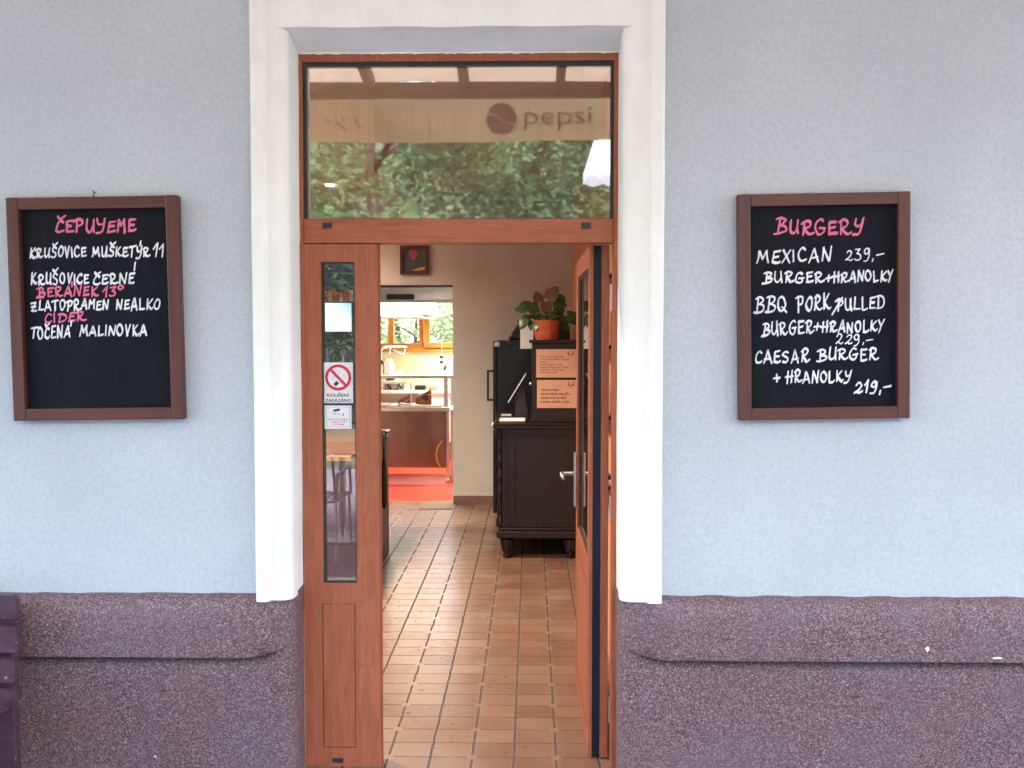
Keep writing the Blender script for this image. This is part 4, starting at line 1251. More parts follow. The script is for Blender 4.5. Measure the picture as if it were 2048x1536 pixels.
m = MB(); m.tube([(q.x - .014, q.y - .05, zt_ + .012), (q.x - .024, q.y - .052, zt_ - .015), (q.x - .03, q.y - .054, zt_ - .028), (q.x - .008, q.y - .056, zt_ - .045)], .0065, 10)
free(m, 'key_ring', M['alu'], 'shiny key ring hanging over the sideboard edge', 'keys', smooth=True)

# framed picture above the kitchen opening
YW = YB - .001
a, b = P(799.5, 491, YW - .03), P(857.5, 548.5, YW - .03)
pic = thing('framed_picture', 'small dark picture in a brown frame hanging above the kitchen opening', 'picture', ((a.x + b.x) / 2, YW, b.z))
m = MB(); m.frame(a.x, b.x, b.z, a.z, YW - .03, YW, (.033, .033, .033, .033)); m.build('frame', M['frame_wood_x'], pic, bevel=.003)
t = NT('dark_print')
v = t.coord()
n = t.noise(v, 30, 6, 0.75)
sp_ = t.n('ShaderNodeSeparateXYZ'); t.set(sp_, 0, v)
col = t.ramp(n, [(0.35, (0.015, 0.022, 0.028)), (0.5, (0.05, 0.07, 0.085)), (0.62, (0.03, 0.035, 0.04)), (0.75, (0.22, 0.24, 0.27))])
M['print'] = t.p(color=col, rough=0.35)
MB().box(a.x + .034, b.x - .034, YW - .018, YW - .004, b.z + .034, a.z - .034).build('print', M['print'], pic)
m = MB(); cpt = P(827, 509, YW - .02); m.add([(cpt.x + .042 * math.cos(q) * (1 + .2 * math.sin(3 * q)), YW - .0186, cpt.z + .050 * math.sin(q) * (1 + .12 * math.cos(5 * q))) for q in [k * math.pi / 10 for k in range(20)]], [tuple(range(20))])
m.build('red_patch', plain('picture_red', (.30, .06, .06), .4, var=.5, scale=60), pic)
m = MB(); q0 = P(824, 541, YW); q1 = P(850, 536, YW)
m.add([(q0.x, YW - .0187, q0.z), (q0.x + .06, YW - .0187, q0.z + .022), (q1.x, YW - .0187, q1.z + .012), (q1.x, YW - .0187, q1.z - .016), (q0.x + .05, YW - .0187, q0.z - .006)], [(0, 1, 2, 3, 4)])
m.build('orange_patch', plain('picture_orange', (.62, .30, .07), .4, var=.4, scale=60), pic)

# door mat at the kitchen threshold
m = MB(); q = [P(0, 800, 0)] * 0
def floor_pt(px, py, z=0.0):
    d = CROT @ Vector(((px - 1024) / F, -(py - 768) / F, -1)); k = (z - CAMZ) / d.z
    return Vector((d.x * k, CAMY + d.y * k, z))
c4 = [floor_pt(838, 1019), floor_pt(906, 1019), floor_pt(906, 1004), floor_pt(851, 1004)]
m.add([(p.x, p.y, .001) for p in c4] + [(p.x, p.y, .008) for p in c4], [(3, 2, 1, 0), (4, 5, 6, 7), (0, 1, 5, 4), (1, 2, 6, 5), (2, 3, 7, 6), (3, 0, 4, 7)])
free(m, 'door_mat', M['mat'], 'grey-brown door mat on the tiles at the kitchen opening', 'mat')

# bar counter on the left
bxr = -1.075
bc = thing('bar_counter', 'dark brown wooden bar counter beside the left door panel', 'bar counter', (-1.6, 3.0, 0))
m = MB(); m.box(-2.6, bxr, 2.35, 3.92, .0, .90); m.build('body', M['bar_wood'], bc, bevel=.004)
m = MB(); m.box(-2.65, bxr + .012, 2.30, 3.96, .9005, .935); m.build('counter_top', M['bar_wood'], bc, bevel=.005)
m = MB(); m.box(-2.65, bxr + .012, 2.285, 2.2995, .902, .934); m.build('edge_strip', M['bar_top'], bc, bevel=.003)
# closed umbrella hanging from the counter end
um = thing('umbrella', 'slim closed black umbrella hanging at the end of the bar counter', 'umbrella', (bxr + .04, 3.7, .2))
ux, uy = bxr + .026, 3.5
zu0, zu1 = PZ(1018, uy), PZ(884, uy)
m = MB(); m.tube([(ux, uy, zu0), (ux, uy, zu0 + .02), (ux, uy, zu0 + .30), (ux, uy, zu0 + .36)], [.010, .019, .018, .010], 12); m.build('canopy', M['black_plastic'], um, smooth=True)
m = MB(); m.tube([(ux, uy, zu0 + .36), (ux, uy, zu1 - .05), (ux, uy, zu1 + .03), (ux - .02, uy, zu1 + .075), (ux - .055, uy, zu1 + .08), (ux - .07, uy, zu1 + .05)], [.008, .009, .009, .009, .009, .008], 10); m.build('handle', M['black_plastic'], um, smooth=True)
# sunglasses-like visor and paper on the counter end
yv = 3.72
v0 = P(764, 870, yv)
sg = thing('desk_mirror', 'small oval mirror with black rim at the end of the bar counter', 'mirror', (v0.x, yv, .936))
m = MB()
pts = [(v0.x + .045 * math.cos(q), yv + .015 * math.sin(q), v0.z + .028 * math.sin(q)) for q in [k * math.pi / 12 for k in range(25)]]
m.tube(pts, .007, 8, cap=False); m.tube([(v0.x, yv - .0, v0.z - .03), (v0.x, yv, .944)], .006, 8); m.lathe((v0.x, yv, .936), [(.04, 0), (.04, .006), (.01, .012)], 16)
m.build('rim', M['black_plastic'], sg, smooth=True)
m = MB(); m.add([(p[0], p[1], p[2]) for p in [(v0.x + .040 * math.cos(q), yv + .013 * math.sin(q), v0.z + .024 * math.sin(q)) for q in [k * math.pi / 12 for k in range(24)]]], [tuple(range(24))]); m.build('glass', M['chrome'], sg)
m = MB(); p0 = P(766, 879, 3.85); p1 = P(782, 867, 3.85)
m.add([(p0.x, 3.80, .9365), (p0.x + .03, 3.80, .9365), (p1.x, 3.90, p1.z), (p1.x - .03, 3.90, p1.z), (p0.x, 3.80, .9385), (p0.x + .03, 3.80, .9385), (p1.x, 3.90, p1.z + .002), (p1.x - .03, 3.90, p1.z + .002)],
      [(3, 2, 1, 0), (4, 5, 6, 7), (0, 1, 5, 4), (1, 2, 6, 5), (2, 3, 7, 6), (3, 0, 4, 7)])
free(m, 'paper_slip', M['paper'], 'white paper slip sticking up at the end of the bar counter', 'paper')

# back bar: shelves with stock, seen through the slit of the side panel
YS_ = 4.55
def bxx(px, Y=YS_): return P(px, 620, Y).x
shx0, shx1 = -3.2, -1.33
sh = thing('back_bar_shelf', 'tall dark back bar shelf with boxes and bottles behind the left door panel', 'shelf', ((shx0 + shx1) / 2, YS_ + .2, 0))
shz = [.05, .45, .92, 1.22, 1.56, PZ(604, YS_), 2.38]
for z in shz:
    MB().box(shx0 + .031, shx1 - .031, YS_, YS_ + .38, z - .025, z).build('shelf_board', M['dark_wood_x'], sh)
m = MB(); m.box(shx0, shx0 + .03, YS_, YS_ + .4, 0, 2.45); m.box(shx1 - .03, shx1, YS_, YS_ + .4, 0, 2.45); m.build('upright', M['dark_wood'], sh)
MB().box(shx0 + .031, shx1 - .031, YS_ + .381, YS_ + .4, 0.03, 2.45).build('back_panel', plain('screen_glow_panel', (.12, .20, .36), .35), sh)  # blue of the screen's glow is put into the panel colour
zz = shz[5] + .001
M['pack_red'] = plain('pack_red', (.45, .05, .05), .4, var=.4, scale=60)
M['pack_cream'] = plain('pack_cream', (.6, .42, .34), .4, var=.3, scale=60)
xq = -1.78
for k in range(13):
    wdt = lr.uniform(.016, .034); hgt = lr.uniform(.07, .105)
    m = MB(); m.box(xq, xq + wdt - .002, YS_ + .05, YS_ + .20, zz, zz + hgt)
    lab = 'small upright packet standing in a row on the back bar shelf'
    free(m, 'packet', M['pack_red'] if k % 3 != 1 else M['pack_cream'], lab, 'packet', 'packets on the back bar shelf', bevel=.001)
    xq += wdt
# monitor
Ym = 4.40
a, b = P(640, 606, Ym), P(703, 663, Ym)
mo = thing('monitor', 'bright bluish white screen glowing behind the narrow glass of the left door panel', 'monitor', ((a.x + b.x) / 2, Ym, b.z))
MB().box(a.x - .012, b.x + .012, Ym + .003, Ym + .04, b.z - .012, a.z + .012).build('casing', M['black_plastic'], mo, bevel=.005)
t = NT('screen_picture')
v = t.coord()
sp_ = t.n('ShaderNodeSeparateXYZ'); t.set(sp_, 0, v)
gx = t.math('DIVIDE', t.math('SUBTRACT', sp_.outputs[0], a.x), b.x - a.x); gz = t.math('DIVIDE', t.math('SUBTRACT', sp_.outputs[2], b.z), a.z - b.z)
dd = t.math('ADD', t.math('ADD', t.math('MULTIPLY', gx, 0.45), t.math('MULTIPLY', gz, 0.40)), t.math('MULTIPLY', t.noise(v, 14, 3), 0.35))
col = t.ramp(dd, [(0.70, (1.0, 1.0, 1.0)), (0.98, (0.42, 0.72, 0.95)), (1.0, (0.12, 0.34, 0.75))])
t.p(color=(0.02, 0.02, 0.02), emit=col, es=0.085)
MB().box(a.x, b.x, Ym, Ym + .0025, b.z, a.z).build('screen', t.m, mo)
m = MB(); m.box(a.x + .08, b.x - .08, Ym + .0405, YS_ - .0005, b.z + .06, a.z - .06); m.build('wall_mount', M['black_plastic'], mo)
# bottles on the shelf below
M['bottle_glass'] = plain('dark_bottle_glass', (.03, .05, .035), .12)
M['bottle_blue'] = plain('blue_bottle_glass', (.03, .08, .30), .15)
M['bottle_clear'] = plain('pale_bottle_glass', (.30, .33, .34), .12)
def bottle(x, y, z, h, r, mat, lab, grp):
    m = MB()
    m.lathe((x, y, z), [(r * .95, 0), (r, .01), (r, h * .55), (r * .9, h * .62), (r * .38, h * .76), (r * .34, h * .95), (r * .42, h * .96), (r * .42, h)], 16)
    return free(m, 'bottle', mat, lab, 'bottle', grp, smooth=True)
for k in range(7):
    bottle(-1.80 + .062 * k, YS_ + .1 + .03 * (k % 2), shz[3] + .001, .27 + .02 * (k % 3), .027, (M['bottle_glass'], M['bottle_clear'], M['bottle_blue'])[k % 3],
           ('dark bottle on the back bar shelf under the screen', 'pale bottle on the back bar shelf under the screen', 'blue bottle on the back bar shelf under the screen')[k % 3], 'bottles under the screen')
for k in range(5):
    m = MB(); m.box(-1.82 + .10 * k, -1.745 + .10 * k, 2.55, 2.62, .936, 1.02 + .05 * (k % 2))
    free(m, 'counter_box', (M['bottle_blue'], M['pack_red'], M['steel'], M['bottle_clear'], M['black_plastic'])[k],
         ('blue', 'red', 'steel', 'pale', 'black')[k] + ' little box on the bar counter behind the side glass', 'box', 'little boxes on the bar counter', bevel=.003)
# narrow wall rack with bottles seen past the hinge side of the door
rk = thing('wall_rack', 'narrow rack of dark bottles on the orange wall behind the open door', 'rack', (HX - .05, 1.75, 0))
m = MB()
for z in (.9, 1.25, 1.6, 1.95): m.box(HX - .10, HX - .001, 1.35, 2.3, z - .02, z)
m.build('shelf_board', M['dark_wood_x'], rk)
for k in range(12):
    bottle(HX - .05, 1.42 + .16 * (k % 6), (1.251 if k < 6 else 1.601), .26, .03, M['bottle_glass'], 'dark bottle in the wall rack behind the open door', 'bottles in the wall rack')

# hall ceiling lamps: a recessed spot, plus unseen ones added to brighten the hall
def spot(x, y, z, e, label, col=(1, .80, .62), ang=150):
    rt = thing('ceiling_lamp', label, 'ceiling lamp', (x, y, z), 'recessed ceiling lamps of the hall')
    m = MB(); m.lathe((x, y, z), [(.030, -.003), (.048, -.006), (.048, -.0005)], 20, cap=False); m.build('rim', M['chrome'], rt, smooth=True)
    m = MB(); m.lathe((x, y, z), [(.029, -.004), (.001, -.0045)], 20, cap=False); m.build('bulb', M['lamp_warm'], rt)
    l = bpy.data.lights.new('ceiling_lamp_light', 'SPOT'); l.energy = e; l.color = col; l.spot_size = R(ang); l.spot_blend = .8; l.shadow_soft_size = .05
    lo = bpy.data.objects.new('ceiling_lamp_light', l); scene.collection.objects.link(lo); lo.parent = rt; lo.location = (0, 0, -.02)
M['lamp_warm'] = emitter('warm_lamp', (1, .85, .62), 12)
sp0 = P(650, 383, 2.6)
LAMP_E = 32
spot(-1.30, 2.9, 2.619, LAMP_E, 'recessed ceiling lamp in the dropped box above the bar')
spot(-1.5, .85, HZ - .0005, LAMP_E, 'added unseen ceiling lamp brightening the hall nearest the entrance')  # added out of sight to brighten the hall
spot(-2.5, 5.0, HZ - .0005, LAMP_E, 'added unseen ceiling lamp brightening the far left hall corner by the kitchen wall')  # likewise added, set left where the transom hides it

# ================================================================== KITCHEN FURNITURE
def kt(px, py, Y): return P(px, py, Y)
# steel work table
YT = 7.6                                     # front of the table (d = 11.2)
tzt, tzb = PZ(815, YT), PZ(936, YT)
tx1 = P(893, 860, YT).x
wt = thing('work_table', 'stainless steel kitchen work table with closed front and overhead shelf', 'work table', (-2.0, YT + .35, 0))
MB().box(-3.3, tx1, YT + .001, YT + .015, tzb, PZ(823, YT)).build('front_panel', M['steel_floor_tint'], wt)
m = MB(); m.box(-3.32, P(900, 800, YT).x, YT - .02, YT + .72, PZ(823, YT) + .0005, tzt); m.build('tabletop', M['steel'], wt, bevel=.004)
for (lx, ly) in ((P(895, 900, YT).x, YT + .02), (-3.25, YT + .02), (P(895, 900, YT).x, YT + .68), (-3.25, YT + .68)):
    m = MB(); m.box(lx - .019, lx + .019, ly - .019, ly + .019, .05, PZ(823, YT)); m.lathe((lx, ly, -.003), [(.012, 0), (.02, .012), (.013, .053)], 12); m.build('leg', M['steel'], wt)
usz = PZ(757, YT + .15)
m = MB(); m.box(-3.3, P(912, 800, YT).x, YT + .13, YT + .55, usz, PZ(751, YT + .13)); m.build('overhead_shelf', M['steel'], wt, bevel=.003)
for xq, yq in ((P(889, 790, YT).x, YT + .2), (P(898, 790, YT).x, YT + .5), (-3.2, YT + .3)):
    m = MB(); m.box(xq - .022, xq + .022, yq - .022, yq + .022, tzt + .0005, usz - .0005); m.build('shelf_post', M['steel'], wt)
# second table further right, only its leg and edge show
w2 = thing('side_table', 'second stainless steel table standing right of the work table in the kitchen', 'work table', (-.5, YT + .4, 0))
xq = P(900.5, 900, YT + .1).x
m = MB(); m.box(xq + .002, .2, YT + .06, YT + .7, tzt - .07, tzt - .035); m.build('tabletop', M['steel'], w2, bevel=.003)
for lx in (xq + .024, .16):
    m = MB(); m.box(lx - .02, lx + .02, YT + .08, YT + .12, .05, tzt - .0705); m.lathe((lx, YT + .1, -.003), [(.02, 0), (.02, .053)], 12); m.build('leg', M['steel'], w2)
m = MB(); m.box(xq + .05, .13, YT + .10, YT + .12, .19, tzt - .072); m.build('front_panel', M['steel'], w2)
# yellow hose hanging by the leg
m = MB(); m.tube([P(884, 882, YT - .02), P(876, 893, YT - .02), P(872, 908, YT - .02), P(874, 922, YT - .02), P(881, 936, YT - .02)], .008, 8)
free(m, 'hose', plain('yellow_hose', (.6, .38, .08), .4), 'yellow hose loop hanging in front of the steel table leg', 'hose', smooth=True)

# items on the work table
def free_box(name, px0, px1, py0, py1, Y, dep, mat, lab, cat, bev=.003, group=None, zbase=None):
    a, b = P(px0, py0, Y), P(px1, py1 or py0, Y)
    z0 = zbase if zbase is not None else b.z
    m = MB(); m.box(a.x, b.x, Y, Y + dep, z0, a.z)
    return free(m, name, mat, lab, cat, group, bevel=bev)
TT = tzt + .001
free_box('tray', 700, 776, 809, 0, YT + .02, .3, M['pack_cream'], 'pale wooden tray lying at the left on the steel work table', 'tray', zbase=TT)
free_box('cutting_board', 778, 884, 811.5, 0, YT + .02, .25, plain('pale_board', (.72, .60, .36), .5), 'pale cutting board lying along the front of the work table', 'cutting board', zbase=TT)
for k, (pa, pb, lab) in enumerate((((796, 807), (821, 788), 'left red-brown menu holder leaning on the work table'), ((832, 806), (862, 778), 'right red-brown menu holder leaning on the work table'))):
    a, b = P(pa[0], pa[1], YT + .3), P(pb[0], pb[1], YT + .3)
    m = MB()
    m.prism([(a.x, TT), (b.x, TT), (b.x, b.z), (a.x, a.z + (b.z - a.z) * .35)], YT + .3, YT + .42)
    free(m, 'knife_block', plain('red_brown_wood', (.30, .09, .05), .4), lab, 'holder', 'slanted holders on the work table', bevel=.003)
    m = MB(); m.tube([P(pa[0] + 8, pa[1], YT + .28), P(pb[0] - 2, pb[1] + 10, YT + .28)], .006, 8)
    free(m, 'kitchen_knife', M['chrome'], ('steel handle tool lying against the left slanted holder', 'steel handle tool lying against the right slanted holder')[k], 'knife')
m = MB()
for k in range(9):
    c = P(851 + lr.uniform(-7, 8), 797 + lr.uniform(-5, 5), YT + .25); m.lathe((c.x, c.y, c.z), [(.001, -.014), (.014, -.007), (.015, .004), (.001, .014)], 8)
free(m, 'grapes', plain('dark_purple', (.02, .012, .03), .3), 'bunch of dark round berries on the right slanted holder', 'fruit', smooth=True)
m = MB(); c = P(816, 808, YT + .1)
for k in range(6):
    m.tube([(c.x + lr.uniform(-.12, .15), YT + .01, TT + .012 + .004 * k), (c.x + lr.uniform(-.1, .2), YT + .14, TT + .018 + .004 * k)], .006, 8)
free(m, 'cutlery', M['chrome'], 'loose pile of cutlery on the pale cutting board', 'cutlery', smooth=True)

# back counter along the window wall
YC = 9.25
cz = PZ(781, YC)
bk = thing('back_counter', 'white topped kitchen counter under the wooden window', 'counter', (-2.0, YC + .3, 0))
m = MB(); m.box(-4.1, -.4, YC, 9.895, cz - .04, cz); m.build('worktop', M['white_plastic'], bk, bevel=.004)
m = MB()
m.box(-4.05, -2.2, YC + .03, 9.89, .26, cz - .0405); m.box(-1.45, -.45, YC + .03, 9.89, .26, cz - .0405)
m.build('cabinet', M['white_plastic'], bk, bevel=.004)
m = MB(); m.box(-2.199, -1.451, YC + .06, 9.89, .26, cz - .0405); m.build('drawer', M['steel'], bk)
m = MB()
for xq in (-4.0, -2.2, -1.45, -.5): m.box(xq - .02, xq + .02, YC + .1, YC + .14, -.003, .2595)
m.build('leg', M['steel'], bk)
CZ = cz + .001
free_box('appliance', 766, 797, 750, 0, YC + .2, .3, M['white_plastic'], 'white kitchen appliance standing at the left on the back counter', 'appliance', zbase=CZ, bev=.015)
sl = thing('slicer', 'steel slicer with black handles standing in the middle of the back counter', 'slicer', (P(790, 800, YC).x, YC + .1, CZ))
a, b = P(766, 760, YC), P(812, 766, YC)
m = MB(); m.box(a.x, b.x, YC + .05, YC + .35, PZ(769, YC), PZ(765, YC)); m.build('carriage', M['chrome'], sl, bevel=.004)
m = MB()
for px in (768, 806): 
    p0 = P(px, 770, YC + .1); m.box(p0.x - .012, p0.x + .012, YC + .08, YC + .3, CZ, PZ(769, YC) - .0005)
m.build('foot', M['steel'], sl)
for (px, py) in ((778, 773), (800, 772)):
    m = MB(); m.tube([P(px - 4, py - 4, YC + .03), P(px + 4, py + 5, YC + .03)], .014, 10); m.build('handle', M['black_plastic'], sl, smooth=True)
m = MB(); m.tube([P(773, 758, YC + .2), P(789, 758, YC + .2)], .02, 12); m.build('motor', M['black_plastic'], sl, smooth=True)
free_box('toaster', 829, 851, 771, 0, YC + .08, .2, M['black_plastic'], 'low black toaster on the back counter', 'toaster', zbase=CZ, bev=.012)
free_box('grater', 819, 824, 766, 0, YC + .1, .05, M['chrome'], 'upright steel grater on the back counter', 'grater', zbase=CZ)
free_box('sponge', 856, 873, 774, 0, YC + .1, .1, plain('green_brown', (.22, .20, .07), .8), 'olive green sponge on the back counter near the tap', 'sponge', zbase=CZ, bev=.01)

# things standing on the overhead shelf
UZ = PZ(751, YT + .13) + .001
m = MB(); c = P(779, 800, YT + .35)
m.lathe((c.x, YT + .35, UZ), [(.06, 0), (.062, .02), (.058, .12), (.04, .16), (.036, .18)], 18)
free(m, 'white_jug', M['white_plastic'], 'white plastic jug standing at the left on the overhead shelf', 'jug', smooth=True)
m = MB(); c = P(799, 745, YT + .3)
m.add([(c.x - .06, YT + .2, UZ), (c.x + .03, YT + .2, UZ), (c.x + .04, YT + .34, UZ + .055), (c.x - .03, YT + .34, UZ + .03), (c.x - .06, YT + .2, UZ + .004), (c.x + .03, YT + .2, UZ + .004), (c.x + .04, YT + .34, UZ + .059), (c.x - .03, YT + .34, UZ + .034)],
      [(3, 2, 1, 0), (4, 5, 6, 7), (0, 1, 5, 4), (1, 2, 6, 5), (2, 3, 7, 6), (3, 0, 4, 7)])
free(m, 'cloth', M['paper'], 'folded pale cloth lying beside the white jug', 'cloth')
# bent steel pipe (lamp arm) on the left
la = thing('pipe_rail', 'bent chrome pipe rail with hooks standing on the overhead shelf', 'rail', (P(762, 740, YT + .4).x, YT + .4, UZ))
yy = YT + .4
m = MB(); m.tube([(P(761, 740, yy).x, yy, UZ), P(761, 712, yy), P(762, 701, yy), P(766, 695, yy), P(772, 694, yy), P(814, 694, yy)], .011, 10); m.build('pipe', M['chrome'], la, smooth=True)
m = MB(); m.tube([P(810, 695, yy), P(809, 708, yy), P(806, 709, yy), P(786, 700, yy)], .006, 8); m.tube([P(781, 695, yy), P(779, 706, yy)], .006, 8); m.build('hook', M['chrome'], la, smooth=True)
m = MB(); m.tube([P(757, 716, yy - .05), P(766, 727, yy - .05)], .016, 10); m.build('grip', M['black_plastic'], la, smooth=True)
m = MB(); m.tube([P(766, 727, yy - .05), P(768, 735, yy - .05), (P(768, 745, yy).x, yy - .05, UZ)], .005, 8); m.build('cable', M['black_plastic'], la, smooth=True)
# spray tap on the right
ta = thing('spray_tap', 'tall chrome spray tap with curved hose in front of the window', 'tap', (P(883, 760, 9.4).x, 9.4, CZ))
yy = 9.4
m = MB(); m.tube([(P(882.5, 760, yy).x, yy, CZ), P(882.5, 748, yy), P(883, 700, yy), P(884, 680, yy), P(889, 669, yy), P(896, 664.5, yy), P(904, 665, yy), P(911, 672, yy), P(912, 684, yy), P(906, 700, yy), P(898, 718, yy), P(891, 733, yy)], .010, 10); m.build('hose', M['chrome'], ta, smooth=True)
for py, r_ in ((714, .028), (724, .022)):
    c = P(883, py, yy); m = MB(); m.lathe((c.x, yy - .0, c.z - .02), [(.011, 0), (r_, .006), (r_, .034), (.011, .04)], 14); m.build('ring', M['black_plastic'], ta, smooth=True)
m = MB(); m.tube([P(891.5, 731, yy), P(889, 740, yy)], .018, 10); m.build('spray_head', M['black_plastic'], ta, smooth=True)
m = MB(); m.tube([P(884, 748, yy), P(895, 744, yy)], .008, 8); m.tube([P(884, 741, yy), P(896, 736, yy)], .006, 8); m.build('lever', M['chrome'], ta, smooth=True)

# extractor hood near the opening with a black control box
YH = 6.55
eh = thing('extractor_hood', 'brushed steel extractor hood hanging just inside the kitchen opening', 'extractor hood', (-1.6, YH + .4, PZ(599.5, YH)))
hz0 = PZ(599.5, YH)
m = MB(); m.prism([(-3.2, hz0), (-.35, hz0), (-.35, 2.30), (-3.2, 2.30)], YH, YH + .014); m.build('front_skirt', M['steel'], eh, bevel=.003)
m = MB(); m.box(-3.2, -.35, YH + .0145, YH + .9, 2.29, 2.30); m.box(-3.2, -.35, YH + .88, YH + .895, hz0, 2.2895); m.build('canopy', M['steel'], eh)
m = MB()
for xq in (-2.9, -.6): m.box(xq - .01, xq + .01, YH + .4, YH + .42, 2.3005, 2.9495)
m.build('hanger', M['steel'], eh)
a, b = P(773, 588, YH - .03), P(828, 599, YH - .03)
m = MB(); m.box(a.x, b.x, YH - .035, YH - .0005, b.z, a.z); m.build('control_box', M['black_plastic'], eh, bevel=.004)
# hood over the back counter, white front
YB2 = 8.9
bh = thing('cooker_hood', 'white fronted cooker hood with slanted steel skirt above the back counter', 'cooker hood', (-2.2, YB2 + .3, PZ(632, YB2)))
z0_, z1_ = PZ(624, YB2), PZ(598, YB2) + .25
hx1 = P(821.5, 610, YB2).x
MB().box(-3.6, hx1, YB2, YB2 + .9, z0_ + .0005, z1_).build('body', M['white_plastic'], bh, bevel=.004)
m = MB()
a_ = [(-3.6, YB2, z0_), (hx1, YB2, z0_), (hx1, YB2 + .9, z0_), (-3.6, YB2 + .9, z0_)]
b_ = [(-3.6, YB2 - .12, PZ(633, YB2)), (P(846, 800, YB2).x, YB2 - .12, PZ(633, YB2)), (P(846, 800, YB2).x, YB2 + .95, PZ(633, YB2)), (-3.6, YB2 + .95, PZ(633, YB2))]
b2 = [(p[0], p[1], p[2] - .02) for p in b_]
m.add(a_ + b_ + b2, [(0, 1, 5, 4), (1, 2, 6, 5), (2, 3, 7, 6), (3, 0, 4, 7), (4, 5, 9, 8), (5, 6, 10, 9), (6, 7, 11, 10), (7, 4, 8, 11), (0, 3, 2, 1), (8, 9, 10, 11)])
m.build('skirt', M['steel'], bh)
m = MB(); m.box(hx1 + .0005, P(861, 610, YB2).x, YB2 + .25, YB2 + .9, PZ(628, YB2), z1_); m.build('side_cladding', M['cream_plaster'], bh, bevel=.003)
m = MB(); m.box(-3.0, hx1 - .2, YB2 + .3, YB2 + .6, z1_ + .0005, 2.9495); m.build('duct', M['steel'], bh)

# kitchen ceiling lamps
M['lamp_white'] = emitter('white_tube', (1, .95, .82), 6)
KIT_E = 6
for k, (x, y) in enumerate(((-1.7, 8.5), (-.6, 8.3))):
    rt = thing('ceiling_light', ('long white ceiling light over the middle of the kitchen', 'long white ceiling light at the right side of the kitchen')[k], 'ceiling light', (x, y, 2.9495), 'kitchen ceiling lights')
    m = MB(); m.box(x - .6, x + .6, y - .09, y + .09, 2.90, 2.9495); m.build('housing', M['white_plastic'], rt, bevel=.004)
    m = MB(); m.box(x - .58, x + .58, y - .07, y + .07, 2.893, 2.8995); m.build('diffuser', M['lamp_white'], rt)
    l = bpy.data.lights.new('ceiling_light_light', 'AREA'); l.shape = 'RECTANGLE'; l.size = 1.15; l.size_y = .14; l.energy = KIT_E; l.color = (1, .92, .76)
    lo = bpy.data.objects.new('ceiling_light_light', l); scene.collection.objects.link(lo); lo.parent = rt; lo.location = (0, 0, -.06)

# ================================================================== OUTSIDE (mirrored in the glass)
aw = thing('awning', 'cream canvas awning on brown beams over the terrace in front of the door', 'awning', (0, -1.6, 3.3))
YE = -3.0
Lm = (YF - YE)                                      # glass to the edge of the awning
dm = (YF - CAMY) + Lm                               # mirrored distance from the camera
def mz(py): return CAMZ + math.tan(math.atan((768 - py) / F) - PITCH) * dm
def mx_(px): return P(px, 300, YF).x / (YF - CAMY) * dm
vz0, vz1 = mz(277), mz(192)
bz0, bz1 = vz1 + .002, mz(163)
zw = bz1 + .42
m = MB()
def cz_(y): return bz1 + .03 + (zw - bz1) * (y - YE) / (0 - YE)
nn_ = 30
for s0, s1 in ((YE - .04, -.02),):
    m.add([(-5.5, s0, cz_(s0)), (5.5, s0, cz_(s0)), (5.5, s1, cz_(s1)), (-5.5, s1, cz_(s1)), (-5.5, s0, cz_(s0) + .004), (5.5, s0, cz_(s0) + .004), (5.5, s1, cz_(s1) + .004), (-5.5, s1, cz_(s1) + .004)],
          [(3, 2, 1, 0), (4, 5, 6, 7), (0, 1, 5, 4), (1, 2, 6, 5), (2, 3, 7, 6), (3, 0, 4, 7)])
m.build('canopy', M['canvas'], aw)
# valance with soft waves
m = MB()
nv = 220
vs = []
for k in range(nv + 1):
    x = -5.5 + 11 * k / nv
    yw = .006 * math.sin(x * 9) + .004 * math.sin(x * 23)
    vs += [(x, YE - .055 + yw, vz0 + .008 * math.sin(x * 2.1)), (x, YE - .055, vz1 + .06)]
m.add(vs, [(2 * k, 2 * k + 2, 2 * k + 3, 2 * k + 1) for k in range(nv)])
va = m.build('valance', M['valance'], aw)
m = MB(); m.box(-5.5, 5.5, YE - .045, YE + .045, bz0, bz1); m.build('front_beam', M['brown_beam'], aw, bevel=.005)
xr0 = mx_(742)
for k in range(-6, 8):
    xq = xr0 + (mx_(872) - xr0) * k * 1.45
    if abs(xq) > 5.4: continue
    m = MB(); y0, y1 = YE + .046, -.001
    zb_, ze_ = cz_(y0) - .09, cz_(y1) - .09
    m.add([(xq - .03, y0, zb_), (xq + .03, y0, zb_), (xq + .03, y1, ze_), (xq - .03, y1, ze_), (xq - .03, y0, zb_ + .085), (xq + .03, y0, zb_ + .085), (xq + .03, y1, ze_ + .085), (xq - .03, y1, ze_ + .085)],
          [(3, 2, 1, 0), (4, 5, 6, 7), (0, 1, 5, 4), (1, 2, 6, 5), (2, 3, 7, 6), (3, 0, 4, 7)])
    m.build('rafter', M['brown_beam'], aw)
for xq in (-5.4, -2.9, 2.9, 5.4):
    MB().box(xq - .05, xq + .05, YE - .04, YE + .04, -.03, bz0 - .0005).build('post', M['brown_beam'], aw, bevel=.006)
